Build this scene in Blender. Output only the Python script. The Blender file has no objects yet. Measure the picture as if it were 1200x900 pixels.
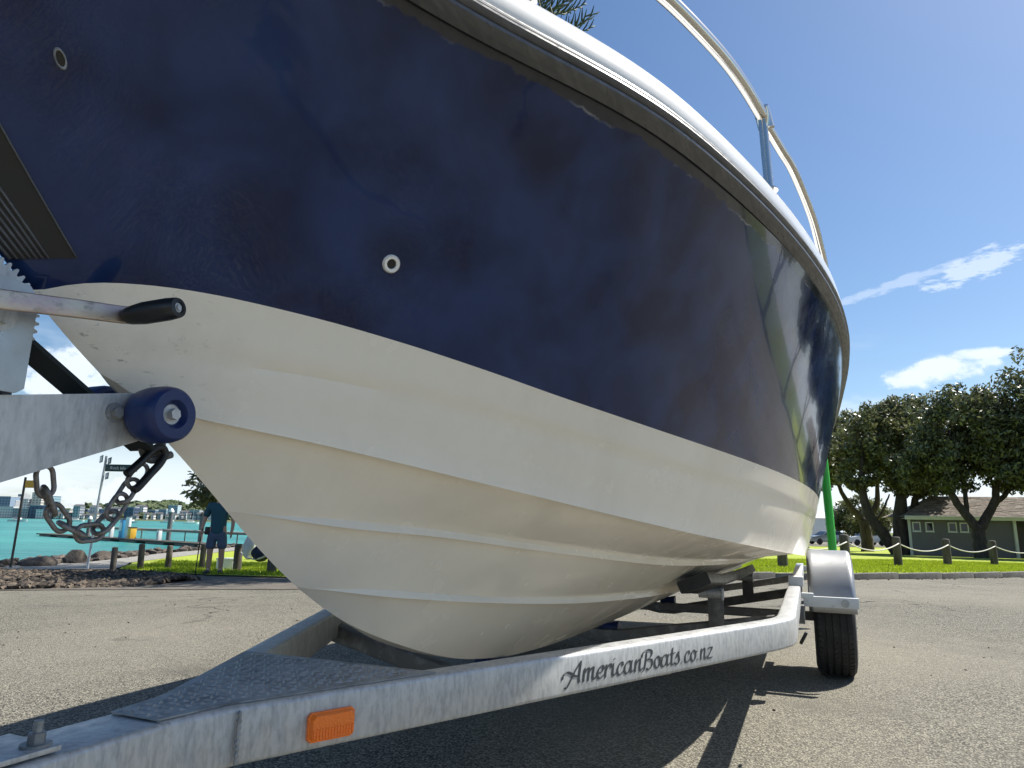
import bpy, bmesh, math, random
import numpy as np
from mathutils import Vector, Matrix
R = math.radians
sc = bpy.context.scene
COL = sc.collection

# ------------------------------------------------------------------ camera
cam = bpy.data.cameras.new('camera'); cam_o = bpy.data.objects.new('camera', cam); COL.objects.link(cam_o)
cam.sensor_width = 36.0; cam.lens = 24.0; cam.clip_start = 0.02; cam.clip_end = 6000
PITCH, ROLL = R(11.7), R(1.06)
_f = Vector((0, math.cos(PITCH), math.sin(PITCH))); _u0 = Vector((0, -math.sin(PITCH), math.cos(PITCH))); _r0 = Vector((1, 0, 0))
_r = math.cos(ROLL)*_r0 + math.sin(ROLL)*_u0; _u = -math.sin(ROLL)*_r0 + math.cos(ROLL)*_u0
m = Matrix((( _r.x, _u.x, -_f.x, 0), (_r.y, _u.y, -_f.y, 0), (_r.z, _u.z, -_f.z, 0.82), (0, 0, 0, 1)))
cam_o.matrix_world = m
sc.camera = cam_o

# ------------------------------------------------------------------ sky, sun, exposure
SUN_AZ, SUN_EL = R(67), R(51)            # azimuth measured from +Y towards +X
world = bpy.data.worlds.new('World'); sc.world = world; world.use_nodes = True
nt = world.node_tree; N = nt.nodes; LK = nt.links; N.clear()
def nd(t, **k):
    n = N.new(t)
    for a, b in k.items():
        if a in n.inputs.keys() and not hasattr(n, a): n.inputs[a].default_value = b
        else: setattr(n, a, b)
    return n
out = nd('ShaderNodeOutputWorld'); bg = nd('ShaderNodeBackground'); bg.inputs['Strength'].default_value = 0.077
sky = nd('ShaderNodeTexSky'); sky.sky_type = 'NISHITA'; sky.sun_disc = False
sky.sun_elevation = SUN_EL; sky.sun_rotation = SUN_AZ; sky.altitude = 0; sky.air_density = 1.0; sky.dust_density = 0.6; sky.ozone_density = 1.6
tc = nd('ShaderNodeTexCoord')
def mth(op, a, b=None, c=None, clamp=False):
    n = N.new('ShaderNodeMath'); n.operation = op; n.use_clamp = clamp
    for i, v in enumerate((a, b, c)):
        if v is None: continue
        if isinstance(v, (int, float)): n.inputs[i].default_value = v
        else: LK.new(v, n.inputs[i])
    return n.outputs[0]
def dot(vec):
    n = N.new('ShaderNodeVectorMath'); n.operation = 'DOT_PRODUCT'; LK.new(tc.outputs['Generated'], n.inputs[0]); n.inputs[1].default_value = vec
    return n.outputs['Value']
def noise_w(scale, detail, rough, vec, dist=0.0):
    n = N.new('ShaderNodeTexNoise'); n.inputs['Scale'].default_value = scale; n.inputs['Detail'].default_value = detail
    n.inputs['Roughness'].default_value = rough; n.inputs['Distortion'].default_value = dist; LK.new(vec, n.inputs['Vector']); return n.outputs['Fac']
def mapr(v, a, b, c=0., d=1.):
    n = N.new('ShaderNodeMapRange'); n.interpolation_type = 'SMOOTHSTEP'; LK.new(v, n.inputs['Value'])
    for k, x in zip(('From Min', 'From Max', 'To Min', 'To Max'), (a, b, c, d)): n.inputs[k].default_value = x
    return n.outputs[0]
def mapping(scale, loc=(0, 0, 0), rot=(0, 0, 0)):
    n = N.new('ShaderNodeMapping'); LK.new(tc.outputs['Generated'], n.inputs['Vector']); n.inputs['Scale'].default_value = scale
    n.inputs['Location'].default_value = loc; n.inputs['Rotation'].default_value = rot; return n.outputs[0]
def cloud(center, half_w, half_h, tilt, nz, edge):
    """an isolated cloud round a sky direction, its outline broken by noise"""
    c = Vector(center).normalized(); ex = c.cross(Vector((0, 0, 1))).normalized(); ey = ex.cross(c).normalized()
    a = math.cos(tilt)*ex + math.sin(tilt)*ey; b = -math.sin(tilt)*ex + math.cos(tilt)*ey
    x = mth('DIVIDE', dot(a), half_w); y = mth('DIVIDE', dot(b), half_h)
    d2 = mth('ADD', mth('MULTIPLY', x, x), mth('MULTIPLY', y, y))
    v = mth('ADD', mth('SUBTRACT', 1.0, d2), mth('MULTIPLY', mth('SUBTRACT', nz, 0.5), edge))
    return mth('MULTIPLY', mapr(v, 0.0, 0.8), mapr(dot(c), 0.5, 0.7))
def pix_dir(px, py):
    v = _f*800 + _r*(px-600) - _u*(py-450); return v.normalized()
zdir = dot((0, 0, 1))
band = mth('MULTIPLY', mapr(noise_w(1.0, 4, 0.62, mapping((6, 6, 15), (2.3, 0.4, 0.1))), 0.50, 0.70), mapr(zdir, 0.30, 0.05))
low = mth('MULTIPLY', mapr(noise_w(1.0, 3, 0.6, mapping((9, 9, 40), (5.1, 0, 0))), 0.10, 0.55), mapr(zdir, 0.15, 0.02))
n1 = noise_w(1.0, 5, 0.64, mapping((30, 30, 44))); n2 = noise_w(1.0, 5, 0.68, mapping((26, 26, 90), rot=(0, 0.35, 0)))
c1 = cloud(pix_dir(1096, 434), 0.068, 0.019, 0.10, n1, 3.0); c4 = mth('MAXIMUM', cloud(pix_dir(92, 440), 0.075, 0.045, 0.3, n1, 2.6), cloud(pix_dir(150, 580), 0.09, 0.030, 0.0, n1, 3.0)); c1b = cloud(pix_dir(1146, 415), 0.040, 0.009, 0.0, n1, 2.2)
c2 = mth('MULTIPLY', cloud(pix_dir(1140, 315), 0.055, 0.018, 0.25, n2, 5.0), 0.6); c3 = mth('MULTIPLY', cloud(pix_dir(1060, 330), 0.105, 0.008, 0.22, n2, 4.0), 0.35)
cl = mth('MAXIMUM', mth('MAXIMUM', c4, mth('MAXIMUM', band, low)), mth('MAXIMUM', mth('MAXIMUM', c1, c1b), mth('MAXIMUM', c2, c3)))
mx = N.new('ShaderNodeMix'); mx.data_type = 'RGBA'; LK.new(mth('MULTIPLY', cl, 0.92), mx.inputs['Factor']); hsv = N.new('ShaderNodeHueSaturation'); hsv.inputs['Saturation'].default_value = 1.18; LK.new(sky.outputs['Color'], hsv.inputs['Color']); LK.new(hsv.outputs[0], mx.inputs['A'])
mx.inputs['B'].default_value = (7.3, 8.1, 9.0, 1)
LK.new(mx.outputs['Result'], bg.inputs['Color']); LK.new(bg.outputs[0], out.inputs['Surface'])

sun = bpy.data.lights.new('sun', 'SUN'); sun_o = bpy.data.objects.new('sun', sun); COL.objects.link(sun_o)
sun.energy = 5.0; sun.angle = R(0.55); sun.color = (1.0, 0.95, 0.87)
sdir = Vector((math.sin(SUN_AZ)*math.cos(SUN_EL), math.cos(SUN_AZ)*math.cos(SUN_EL), math.sin(SUN_EL)))
sun_o.rotation_euler = sdir.to_track_quat('Z', 'Y').to_euler(); sun_o.location = sdir*50
sc.view_settings.view_transform = 'Standard'; sc.view_settings.look = 'None'; sc.view_settings.gamma = 1.0
sc.view_settings.exposure = 0.8; sc.view_settings.use_curve_mapping = False
sc.cycles.use_adaptive_sampling = True; sc.cycles.adaptive_threshold = 0.02; sc.cycles.max_bounces = 5; sc.cycles.diffuse_bounces = 3; sc.cycles.glossy_bounces = 3; sc.cycles.transmission_bounces = 2; sc.cycles.transparent_max_bounces = 4

# ------------------------------------------------------------------ materials
def new_mat(name):
    m = bpy.data.materials.new(name); m.use_nodes = True
    return m, m.node_tree, m.node_tree.nodes['Principled BSDF']
def mat(name, col, rough=0.6, metal=0.0, noise=None, bump=None, coat=0.0, spec=0.5, island=0.0, rvar=None, transl=0.0, stretch=(1, 1, 1), noise2=None):
    """noise=(scale, col2, lo, hi): mixes a second colour through a noise; bump=(scale, strength, distance); rvar=(scale, lo, hi)"""
    m, t, p = new_mat(name); n = t.nodes; l = t.links
    tc = n.new('ShaderNodeTexCoord'); mp = n.new('ShaderNodeMapping'); mp.inputs['Scale'].default_value = stretch
    l.new(tc.outputs['Object'], mp.inputs['Vector']); co = mp.outputs[0]
    p.inputs['Roughness'].default_value = rough; p.inputs['Metallic'].default_value = metal
    p.inputs['Coat Weight'].default_value = coat; p.inputs['Coat Roughness'].default_value = 0.05; p.inputs['Specular IOR Level'].default_value = spec
    rgb = n.new('ShaderNodeRGB'); rgb.outputs[0].default_value = (*col, 1); src = rgb.outputs[0]
    for ns in (noise, noise2):
        if not ns: continue
        nz = n.new('ShaderNodeTexNoise'); nz.inputs['Scale'].default_value = ns[0]; nz.inputs['Detail'].default_value = 6; nz.inputs['Roughness'].default_value = 0.65
        l.new(co, nz.inputs['Vector'])
        mr = n.new('ShaderNodeMapRange'); l.new(nz.outputs['Fac'], mr.inputs['Value']); mr.inputs['From Min'].default_value = ns[2]; mr.inputs['From Max'].default_value = ns[3]
        mx = n.new('ShaderNodeMix'); mx.data_type = 'RGBA'; l.new(mr.outputs[0], mx.inputs['Factor']); l.new(src, mx.inputs['A']); mx.inputs['B'].default_value = (*ns[1], 1)
        src = mx.outputs['Result']
    if island:
        g = n.new('ShaderNodeNewGeometry'); hs = n.new('ShaderNodeHueSaturation'); mr = n.new('ShaderNodeMapRange')
        l.new(g.outputs['Random Per Island'], mr.inputs['Value']); mr.inputs['To Min'].default_value = 1-island; mr.inputs['To Max'].default_value = 1+island
        l.new(mr.outputs[0], hs.inputs['Value']); l.new(src, hs.inputs['Color']); src = hs.outputs[0]
    l.new(src, p.inputs['Base Color'])
    if rvar:
        nz = n.new('ShaderNodeTexNoise'); nz.inputs['Scale'].default_value = rvar[0]; nz.inputs['Detail'].default_value = 5; l.new(co, nz.inputs['Vector'])
        mr = n.new('ShaderNodeMapRange'); l.new(nz.outputs['Fac'], mr.inputs['Value']); mr.inputs['From Min'].default_value = 0.3; mr.inputs['From Max'].default_value = 0.7
        mr.inputs['To Min'].default_value = rvar[1]; mr.inputs['To Max'].default_value = rvar[2]; l.new(mr.outputs[0], p.inputs['Roughness'])
    if bump:
        nz = n.new('ShaderNodeTexNoise'); nz.inputs['Scale'].default_value = bump[0]; nz.inputs['Detail'].default_value = 5; l.new(co, nz.inputs['Vector'])
        b = n.new('ShaderNodeBump'); b.inputs['Strength'].default_value = bump[1]; b.inputs['Distance'].default_value = bump[2]
        l.new(nz.outputs['Fac'], b.inputs['Height']); l.new(b.outputs[0], p.inputs['Normal'])
    if transl:
        tr = n.new('ShaderNodeBsdfTranslucent'); l.new(src, tr.inputs['Color']); ms = n.new('ShaderNodeMixShader'); ms.inputs[0].default_value = transl
        l.new(p.outputs[0], ms.inputs[1]); l.new(tr.outputs[0], ms.inputs[2]); l.new(ms.outputs[0], n['Material Output'].inputs['Surface'])
    return m

M = {}
M['bottom'] = mat('white_gelcoat', (0.86, 0.80, 0.69), 0.26, noise=(4, (0.79, 0.725, 0.61), 0.45, 0.85), rvar=(9, 0.16, 0.30), coat=0.25)
M['cap'] = mat('white_deck_gelcoat', (0.84, 0.83, 0.80), 0.22, noise=(6, (0.74, 0.72, 0.66), 0.45, 0.85), coat=0.35)
M['rail_vinyl'] = mat('grey_vinyl', (0.075, 0.078, 0.085), 0.30, noise=(14, (0.13, 0.132, 0.138), 0.45, 0.75), rvar=(20, 0.25, 0.5), stretch=(1, 6, 6))
M['steel'] = mat('stainless_steel', (0.62, 0.60, 0.56), 0.14, 1.0)
M['galv'] = mat('galvanised_steel', (0.50, 0.51, 0.51), 0.48, 0.45, noise=(110, (0.33, 0.34, 0.345), 0.42, 0.68), noise2=(6, (0.58, 0.58, 0.56), 0.50, 0.75), rvar=(40, 0.38, 0.62), bump=(90, 0.12, 0.002), stretch=(1, 1, 0.3))
M['galv_old'] = mat('dull_galvanised_steel', (0.33, 0.34, 0.345), 0.55, 0.4, noise=(16, (0.16, 0.165, 0.165), 0.45, 0.68), noise2=(60, (0.48, 0.48, 0.46), 0.58, 0.75), bump=(60, 0.12, 0.002))
M['galv_worn'] = mat('worn_tread_steel', (0.38, 0.39, 0.395), 0.5, 0.45, noise=(40, (0.26, 0.265, 0.27), 0.45, 0.65))
M['galv_dark'] = mat('weathered_steel', (0.13, 0.13, 0.13), 0.6, 0.3, noise=(20, (0.24, 0.24, 0.24), 0.5, 0.7), bump=(60, 0.15, 0.002))
M['zinc'] = mat('zinc_passivated_steel', (0.52, 0.46, 0.36), 0.38, 0.8, noise=(30, (0.40, 0.30, 0.30), 0.4, 0.65), noise2=(75, (0.25, 0.22, 0.18), 0.55, 0.7), stretch=(0.5, 1, 1), bump=(160, 0.12, 0.001))
M['plate'] = mat('winch_plate_steel', (0.40, 0.42, 0.42), 0.35, 0.55, noise=(12, (0.30, 0.31, 0.31), 0.45, 0.7), noise2=(35, (0.36, 0.25, 0.12), 0.66, 0.8), rvar=(20, 0.25, 0.45))
M['blue_rubber'] = mat('blue_polyurethane', (0.006, 0.020, 0.100), 0.40, noise=(25, (0.014, 0.034, 0.13), 0.45, 0.7), noise2=(9, (0.030, 0.045, 0.10), 0.62, 0.75), rvar=(40, 0.3, 0.55), bump=(50, 0.1, 0.002))
M['black'] = mat('black_plastic', (0.008, 0.009, 0.010), 0.50, bump=(80, 0.1, 0.001), rvar=(30, 0.3, 0.55))
M['strap'] = mat('dark_webbing', (0.012, 0.02, 0.022), 0.8, bump=(300, 0.4, 0.001))
M['tyre'] = mat('tyre_rubber', (0.022, 0.022, 0.023), 0.75, noise=(12, (0.045, 0.043, 0.04), 0.45, 0.75), bump=(60, 0.3, 0.003))
M['chain'] = mat('old_chain_steel', (0.26, 0.25, 0.245), 0.55, 0.6, noise=(60, (0.15, 0.12, 0.10), 0.45, 0.65), noise2=(140, (0.26, 0.25, 0.24), 0.55, 0.7), bump=(150, 0.35, 0.002))
M['fender'] = mat('brushed_aluminium', (0.34, 0.35, 0.36), 0.40, 0.7, noise=(5, (0.30, 0.305, 0.31), 0.4, 0.7), rvar=(6, 0.38, 0.46))
M['wpaint'] = mat('pale_painted_steel', (0.62, 0.65, 0.66), 0.45, 0.1, noise=(25, (0.45, 0.46, 0.46), 0.55, 0.75))
M['green_pvc'] = mat('green_pvc', (0.03, 0.50, 0.04), 0.4, noise=(8, (0.05, 0.42, 0.05), 0.4, 0.7))
M['decal'] = mat('dark_decal', (0.035, 0.04, 0.045), 0.5)
M['timber'] = mat('weathered_timber', (0.10, 0.088, 0.072), 0.85, noise=(14, (0.045, 0.038, 0.03), 0.42, 0.65), bump=(40, 0.6, 0.01), stretch=(1, 1, 0.15))
M['rope'] = mat('white_rope', (0.62, 0.60, 0.55), 0.8)
M['stone'] = mat('dark_basalt', (0.075, 0.062, 0.052), 0.9, noise=(5, (0.16, 0.13, 0.10), 0.5, 0.75), bump=(14, 0.8, 0.04), island=0.45)
M['rubble'] = mat('rubble_stone', (0.105, 0.082, 0.060), 0.9, noise=(9, (0.038, 0.030, 0.022), 0.42, 0.62), bump=(20, 0.6, 0.02), island=0.8)
M['path'] = mat('concrete_path', (0.27, 0.26, 0.23), 0.9, noise=(3, (0.20, 0.19, 0.17), 0.4, 0.7), bump=(40, 0.3, 0.01))
M['dirt'] = mat('dirt', (0.13, 0.115, 0.095), 0.95, noise=(4, (0.08, 0.07, 0.055), 0.4, 0.7), bump=(25, 0.5, 0.03))
M['soil_grass'] = mat('park_ground', (0.085, 0.13, 0.02), 0.95, noise=(1.2, (0.13, 0.15, 0.03), 0.4, 0.7), bump=(20, 0.4, 0.03))
M['lawn'] = mat('lawn', (0.26, 0.34, 0.02), 0.95, noise=(2.0, (0.33, 0.37, 0.035), 0.40, 0.66), noise2=(0.7, (0.30, 0.28, 0.07), 0.55, 0.72), bump=(45, 0.5, 0.02))
M['blade'] = mat('grass_blades', (0.28, 0.36, 0.02), 0.7, island=0.4, transl=0.45)
M['kerb'] = mat('concrete_kerb', (0.16, 0.15, 0.13), 0.9, noise=(6, (0.07, 0.065, 0.055), 0.45, 0.7), bump=(30, 0.4, 0.01))
M['bark'] = mat('tree_bark', (0.075, 0.060, 0.048), 0.95, noise=(7, (0.035, 0.028, 0.022), 0.42, 0.65), bump=(16, 0.9, 0.05), stretch=(1, 1, 0.3))
M['leaf'] = mat('dark_leaves', (0.125, 0.140, 0.065), 0.36, island=0.65, transl=0.28)
M['leaf2'] = mat('olive_leaves', (0.150, 0.160, 0.070), 0.38, island=0.6, transl=0.3)
M['pine'] = mat('pine_foliage', (0.045, 0.070, 0.028), 0.6, island=0.45)
M['weather'] = mat('grey_weatherboard', (0.17, 0.165, 0.170), 0.7, noise=(5, (0.15, 0.147, 0.15), 0.4, 0.7))
M['brownwall'] = mat('brown_wall', (0.13, 0.115, 0.10), 0.8)
M['trim'] = mat('white_trim', (0.66, 0.68, 0.62), 0.6)
M['glass_dark'] = mat('dark_glass', (0.02, 0.025, 0.03), 0.08)
M['shingle'] = mat('brown_shingle', (0.24, 0.205, 0.17), 0.9, noise=(9, (0.16, 0.135, 0.11), 0.4, 0.7), island=0.3, bump=(30, 0.4, 0.01))
M['white'] = mat('white_paint', (0.75, 0.75, 0.73), 0.4)
M['carwhite'] = mat('white_car_paint', (0.74, 0.75, 0.76), 0.25, coat=0.6)
M['cardark'] = mat('silver_car_paint', (0.30, 0.33, 0.36), 0.25, 0.4, coat=0.6)
M['yellow'] = mat('yellow_paint', (0.75, 0.42, 0.04), 0.5)
M['signgreen'] = mat('sign_green', (0.012, 0.05, 0.045), 0.4)
M['signblue'] = mat('sign_blue', (0.05, 0.28, 0.50), 0.4)
M['skin'] = mat('skin', (0.42, 0.24, 0.17), 0.55)
M['shirt'] = mat('navy_teal_shirt', (0.016, 0.075, 0.105), 0.85, bump=(30, 0.3, 0.02))
M['shorts'] = mat('blue_grey_shorts', (0.07, 0.10, 0.16), 0.85, bump=(30, 0.3, 0.02))
M['shoe'] = mat('dark_shoe', (0.02, 0.02, 0.022), 0.6)
M['hair'] = mat('grey_hair', (0.22, 0.20, 0.18), 0.7)
M['cloth_white'] = mat('white_cloth', (0.72, 0.72, 0.70), 0.8, bump=(12, 0.5, 0.03))
M['cloth_navy'] = mat('navy_cloth', (0.015, 0.025, 0.05), 0.85, bump=(12, 0.5, 0.03))
M['hillgreen'] = mat('far_hill_green', (0.07, 0.10, 0.045), 0.95, noise=(0.02, (0.11, 0.13, 0.06), 0.4, 0.65))

def scuffs(m):
    """roller scuffs and grime on the gelcoat near the stem, plus faint run-off marks"""
    t = m.node_tree; n = t.nodes; l = t.links; p = n['Principled BSDF']; src = p.inputs['Base Color'].links[0].from_socket
    tc = n.new('ShaderNodeTexCoord'); sp = n.new('ShaderNodeSeparateXYZ'); l.new(tc.outputs['Object'], sp.inputs[0])
    def layer(src, scale, stretch, rot, lo, hi, amt, col, x0, x1):
        mp = n.new('ShaderNodeMapping'); mp.inputs['Scale'].default_value = stretch; mp.inputs['Rotation'].default_value = rot; l.new(tc.outputs['Object'], mp.inputs['Vector'])
        z = n.new('ShaderNodeTexNoise'); z.inputs['Scale'].default_value = scale; z.inputs['Detail'].default_value = 5; z.inputs['Roughness'].default_value = .7; l.new(mp.outputs[0], z.inputs['Vector'])
        a = n.new('ShaderNodeMapRange'); l.new(z.outputs['Fac'], a.inputs['Value']); a.inputs['From Min'].default_value = lo; a.inputs['From Max'].default_value = hi; a.inputs['To Max'].default_value = amt
        b = n.new('ShaderNodeMapRange'); l.new(sp.outputs[0], b.inputs['Value']); b.inputs['From Min'].default_value = x1; b.inputs['From Max'].default_value = x0
        k = n.new('ShaderNodeMath'); k.operation = 'MULTIPLY'; l.new(a.outputs[0], k.inputs[0]); l.new(b.outputs[0], k.inputs[1])
        x = n.new('ShaderNodeMix'); x.data_type = 'RGBA'; l.new(k.outputs[0], x.inputs['Factor']); l.new(src, x.inputs['A']); x.inputs['B'].default_value = (*col, 1); return x.outputs['Result']
    src = layer(src, 26, (1, 1, 2.6), (0, .7, 0), .60, .70, .85, (.12, .10, .09), .66, .84)
    src = layer(src, 7, (1, 1, 1), (0, 0, 0), .45, .75, .35, (.36, .31, .26), .60, .95)
    src = layer(src, 90, (.25, .25, 2.2), (0, -.35, 0), .70, .78, .55, (.30, .26, .22), 7, 9)
    src = layer(src, 3.0, (1, 1, .35), (0, 0, 0), .50, .80, .30, (.55, .48, .38), 7, 9)
    l.new(src, p.inputs['Base Color'])
scuffs(M['bottom'])
# --- hull blue: dark gloss paint, smudged, with a bare grey strip under the rub rail that has a ragged edge
def hull_blue():
    m, t, p = new_mat('navy_hull_paint'); n = t.nodes; l = t.links
    tc = n.new('ShaderNodeTexCoord'); uv = n.new('ShaderNodeUVMap'); uv.uv_map = 'hull'
    sp = n.new('ShaderNodeSeparateXYZ'); l.new(uv.outputs[0], sp.inputs[0])
    def nz(scale, detail, vec, rough=0.6, dist=0.0):
        k = n.new('ShaderNodeTexNoise'); k.inputs['Scale'].default_value = scale; k.inputs['Detail'].default_value = detail; k.inputs['Roughness'].default_value = rough
        k.inputs['Distortion'].default_value = dist; l.new(vec, k.inputs['Vector']); return k.outputs['Fac']
    def mr(v, a, b, c, d):
        k = n.new('ShaderNodeMapRange'); l.new(v, k.inputs['Value'])
        for nm, x in zip(('From Min', 'From Max', 'To Min', 'To Max'), (a, b, c, d)): k.inputs[nm].default_value = x
        return k.outputs[0]
    def mixc(f, a, b):
        k = n.new('ShaderNodeMix'); k.data_type = 'RGBA'; l.new(f, k.inputs['Factor'])
        for s, v in (('A', a), ('B', b)):
            if isinstance(v, tuple): k.inputs[s].default_value = (*v, 1)
            else: l.new(v, k.inputs[s])
        return k.outputs['Result']
    def mm(op, a, b):
        k = n.new('ShaderNodeMath'); k.operation = op
        for i, v in enumerate((a, b)):
            if isinstance(v, float): k.inputs[i].default_value = v
            else: l.new(v, k.inputs[i])
        return k.outputs[0]
    ob = tc.outputs['Object']
    col = mixc(mr(nz(5.5, 3, ob, 0.5, 0.4), 0.36, 0.66, 0, 1), (0.005, 0.013, 0.054), (0.015, 0.038, 0.122))
    col = mixc(mr(nz(11, 3, ob, 0.5), 0.48, 0.75, 0, 0.7), col, (0.016, 0.032, 0.110))
    # round polishing dapples
    vd = n.new('ShaderNodeTexVoronoi'); vd.inputs['Scale'].default_value = 5.0; l.new(ob, vd.inputs['Vector']); sc_ = n.new('ShaderNodeSeparateColor'); l.new(vd.outputs['Color'], sc_.inputs[0])
    col = mixc(mm('MULTIPLY', mr(vd.outputs['Distance'], 0.36, 0.12, 0, 0.6), mr(sc_.outputs[0], 0.45, 0.6, 0, 1)), col, (0.003, 0.008, 0.034))
    # faint streaks running down
    mp = n.new('ShaderNodeMapping'); mp.inputs['Scale'].default_value = (26, 26, 1.6); l.new(ob, mp.inputs['Vector'])
    streak = mm('MULTIPLY', mr(nz(1.0, 5, mp.outputs[0], 0.7), 0.62, 0.82, 0, 0.25), mr(nz(2.2, 3, ob), 0.45, 0.65, 0, 1))
    col = mixc(streak, col, (0.05, 0.06, 0.09))
    # fine dust specks
    vo = n.new('ShaderNodeTexVoronoi'); vo.inputs['Scale'].default_value = 130; l.new(ob, vo.inputs['Vector'])
    speck = mm('MULTIPLY', mr(vo.outputs['Distance'], 0.13, 0.04, 0, 1), mr(nz(5, 4, ob), 0.55, 0.70, 0, 0.5))
    col = mixc(speck, col, (0.10, 0.11, 0.14))
    # ragged bare strip next to the rub rail
    cb = n.new('ShaderNodeCombineXYZ'); l.new(sp.outputs[0], cb.inputs[0])
    edge = mm('ADD', mr(nz(9, 6, cb.outputs[0], 0.7), 0.3, 0.7, 0.900, 0.928), 0.0)
    strip = mr(mm('SUBTRACT', sp.outputs[1], edge), 0.0, 0.004, 0, 1)
    line = mm('MULTIPLY', mr(mm('SUBTRACT', sp.outputs[1], edge), -0.004, -0.0008, 0, 1), mr(nz(5, 5, cb.outputs[0]), 0.50, 0.64, 0.0, 0.7))
    col = mixc(line, col, (0.30, 0.30, 0.30))
    col = mixc(strip, col, mixc(nz(30, 4, ob), (0.018, 0.020, 0.030), (0.050, 0.052, 0.060)))
    l.new(col, p.inputs['Base Color'])
    rg = mm('ADD', mr(nz(4.5, 5, ob, 0.6, 0.6), 0.32, 0.70, 0.06, 0.17), mr(nz(45, 3, ob), 0.4, 0.7, 0.0, 0.05))
    l.new(rg, p.inputs['Roughness']); p.inputs['Specular IOR Level'].default_value = 0.22
    p.inputs['Coat Weight'].default_value = 0.32; l.new(mr(nz(3, 4, ob), 0.45, 0.75, 0.008, 0.04), p.inputs['Coat Roughness'])
    b = n.new('ShaderNodeBump'); b.inputs['Strength'].default_value = 0.02; b.inputs['Distance'].default_value = 0.01
    l.new(nz(7, 3, ob), b.inputs['Height']); l.new(b.outputs[0], p.inputs['Normal']); l.new(b.outputs[0], p.inputs['Coat Normal'])
    return m
M['blue'] = hull_blue()

# --- chip-seal: stones in bitumen, worn patches, a few cracks
def asphalt():
    m, t, p = new_mat('chip_seal'); n = t.nodes; l = t.links
    tc = n.new('ShaderNodeTexCoord'); ob = tc.outputs['Object']
    def nz(scale, detail, rough=0.6):
        k = n.new('ShaderNodeTexNoise'); k.inputs['Scale'].default_value = scale; k.inputs['Detail'].default_value = detail; k.inputs['Roughness'].default_value = rough
        l.new(ob, k.inputs['Vector']); return k.outputs['Fac']
    def mr(v, a, b, c, d):
        k = n.new('ShaderNodeMapRange'); l.new(v, k.inputs['Value'])
        for nm, x in zip(('From Min', 'From Max', 'To Min', 'To Max'), (a, b, c, d)): k.inputs[nm].default_value = x
        return k.outputs[0]
    def mixc(f, a, b):
        k = n.new('ShaderNodeMix'); k.data_type = 'RGBA'
        if isinstance(f, float): k.inputs['Factor'].default_value = f
        else: l.new(f, k.inputs['Factor'])
        for s, v in (('A', a), ('B', b)):
            if isinstance(v, tuple): k.inputs[s].default_value = (*v, 1)
            else: l.new(v, k.inputs[s])
        return k.outputs['Result']
    vo = n.new('ShaderNodeTexVoronoi'); vo.inputs['Scale'].default_value = 120; l.new(ob, vo.inputs['Vector'])
    sp = n.new('ShaderNodeSeparateColor'); l.new(vo.outputs['Color'], sp.inputs[0])
    chip = mixc(sp.outputs[0], (0.095, 0.090, 0.073), (0.37, 0.35, 0.28))
    chip = mixc(mr(sp.outputs[1], 0.86, 0.9, 0, 1), chip, (0.03, 0.03, 0.032))
    gap = mr(vo.outputs['Distance'], 0.42, 0.66, 0, 0.75)
    col = mixc(gap, chip, (0.022, 0.022, 0.020))
    col = mixc(mr(nz(0.5, 5), 0.42, 0.72, 0, 0.45), col, (0.225, 0.207, 0.160))
    col = mixc(mr(nz(1.7, 6, 0.7), 0.52, 0.75, 0, 0.5), col, (0.092, 0.088, 0.080))
    col = mixc(mr(nz(0.9, 4, 0.55), 0.58, 0.70, 0, 0.6), col, (0.060, 0.057, 0.052))
    col = mixc(mr(nz(0.22, 3), 0.42, 0.60, 0, 0.45), col, (0.26, 0.24, 0.19))
    v2 = n.new('ShaderNodeTexVoronoi'); v2.feature = 'DISTANCE_TO_EDGE'; v2.inputs['Scale'].default_value = 0.28
    wv = n.new('ShaderNodeVectorMath'); wv.operation = 'MULTIPLY_ADD'; nzc = n.new('ShaderNodeTexNoise'); nzc.inputs['Scale'].default_value = 1.6; nzc.inputs['Detail'].default_value = 3
    l.new(ob, nzc.inputs['Vector']); l.new(nzc.outputs['Color'], wv.inputs[0]); wv.inputs[1].default_value = (1.4, 1.4, 0); l.new(ob, wv.inputs[2]); l.new(wv.outputs[0], v2.inputs['Vector'])
    k = n.new('ShaderNodeMath'); k.operation = 'MULTIPLY'; l.new(mr(v2.outputs['Distance'], 0.0025, 0.006, 0.8, 0), k.inputs[0]); l.new(mr(nz(0.35, 3), 0.44, 0.56, 0, 1), k.inputs[1])
    col = mixc(k.outputs[0], col, (0.02, 0.02, 0.02))
    l.new(col, p.inputs['Base Color']); p.inputs['Roughness'].default_value = 0.85; p.inputs['Specular IOR Level'].default_value = 0.22
    b = n.new('ShaderNodeBump'); b.inputs['Strength'].default_value = 0.9; b.inputs['Distance'].default_value = 0.006; b.invert = True
    l.new(vo.outputs['Distance'], b.inputs['Height']); l.new(b.outputs[0], p.inputs['Normal'])
    return m
M['asphalt'] = asphalt()

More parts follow.
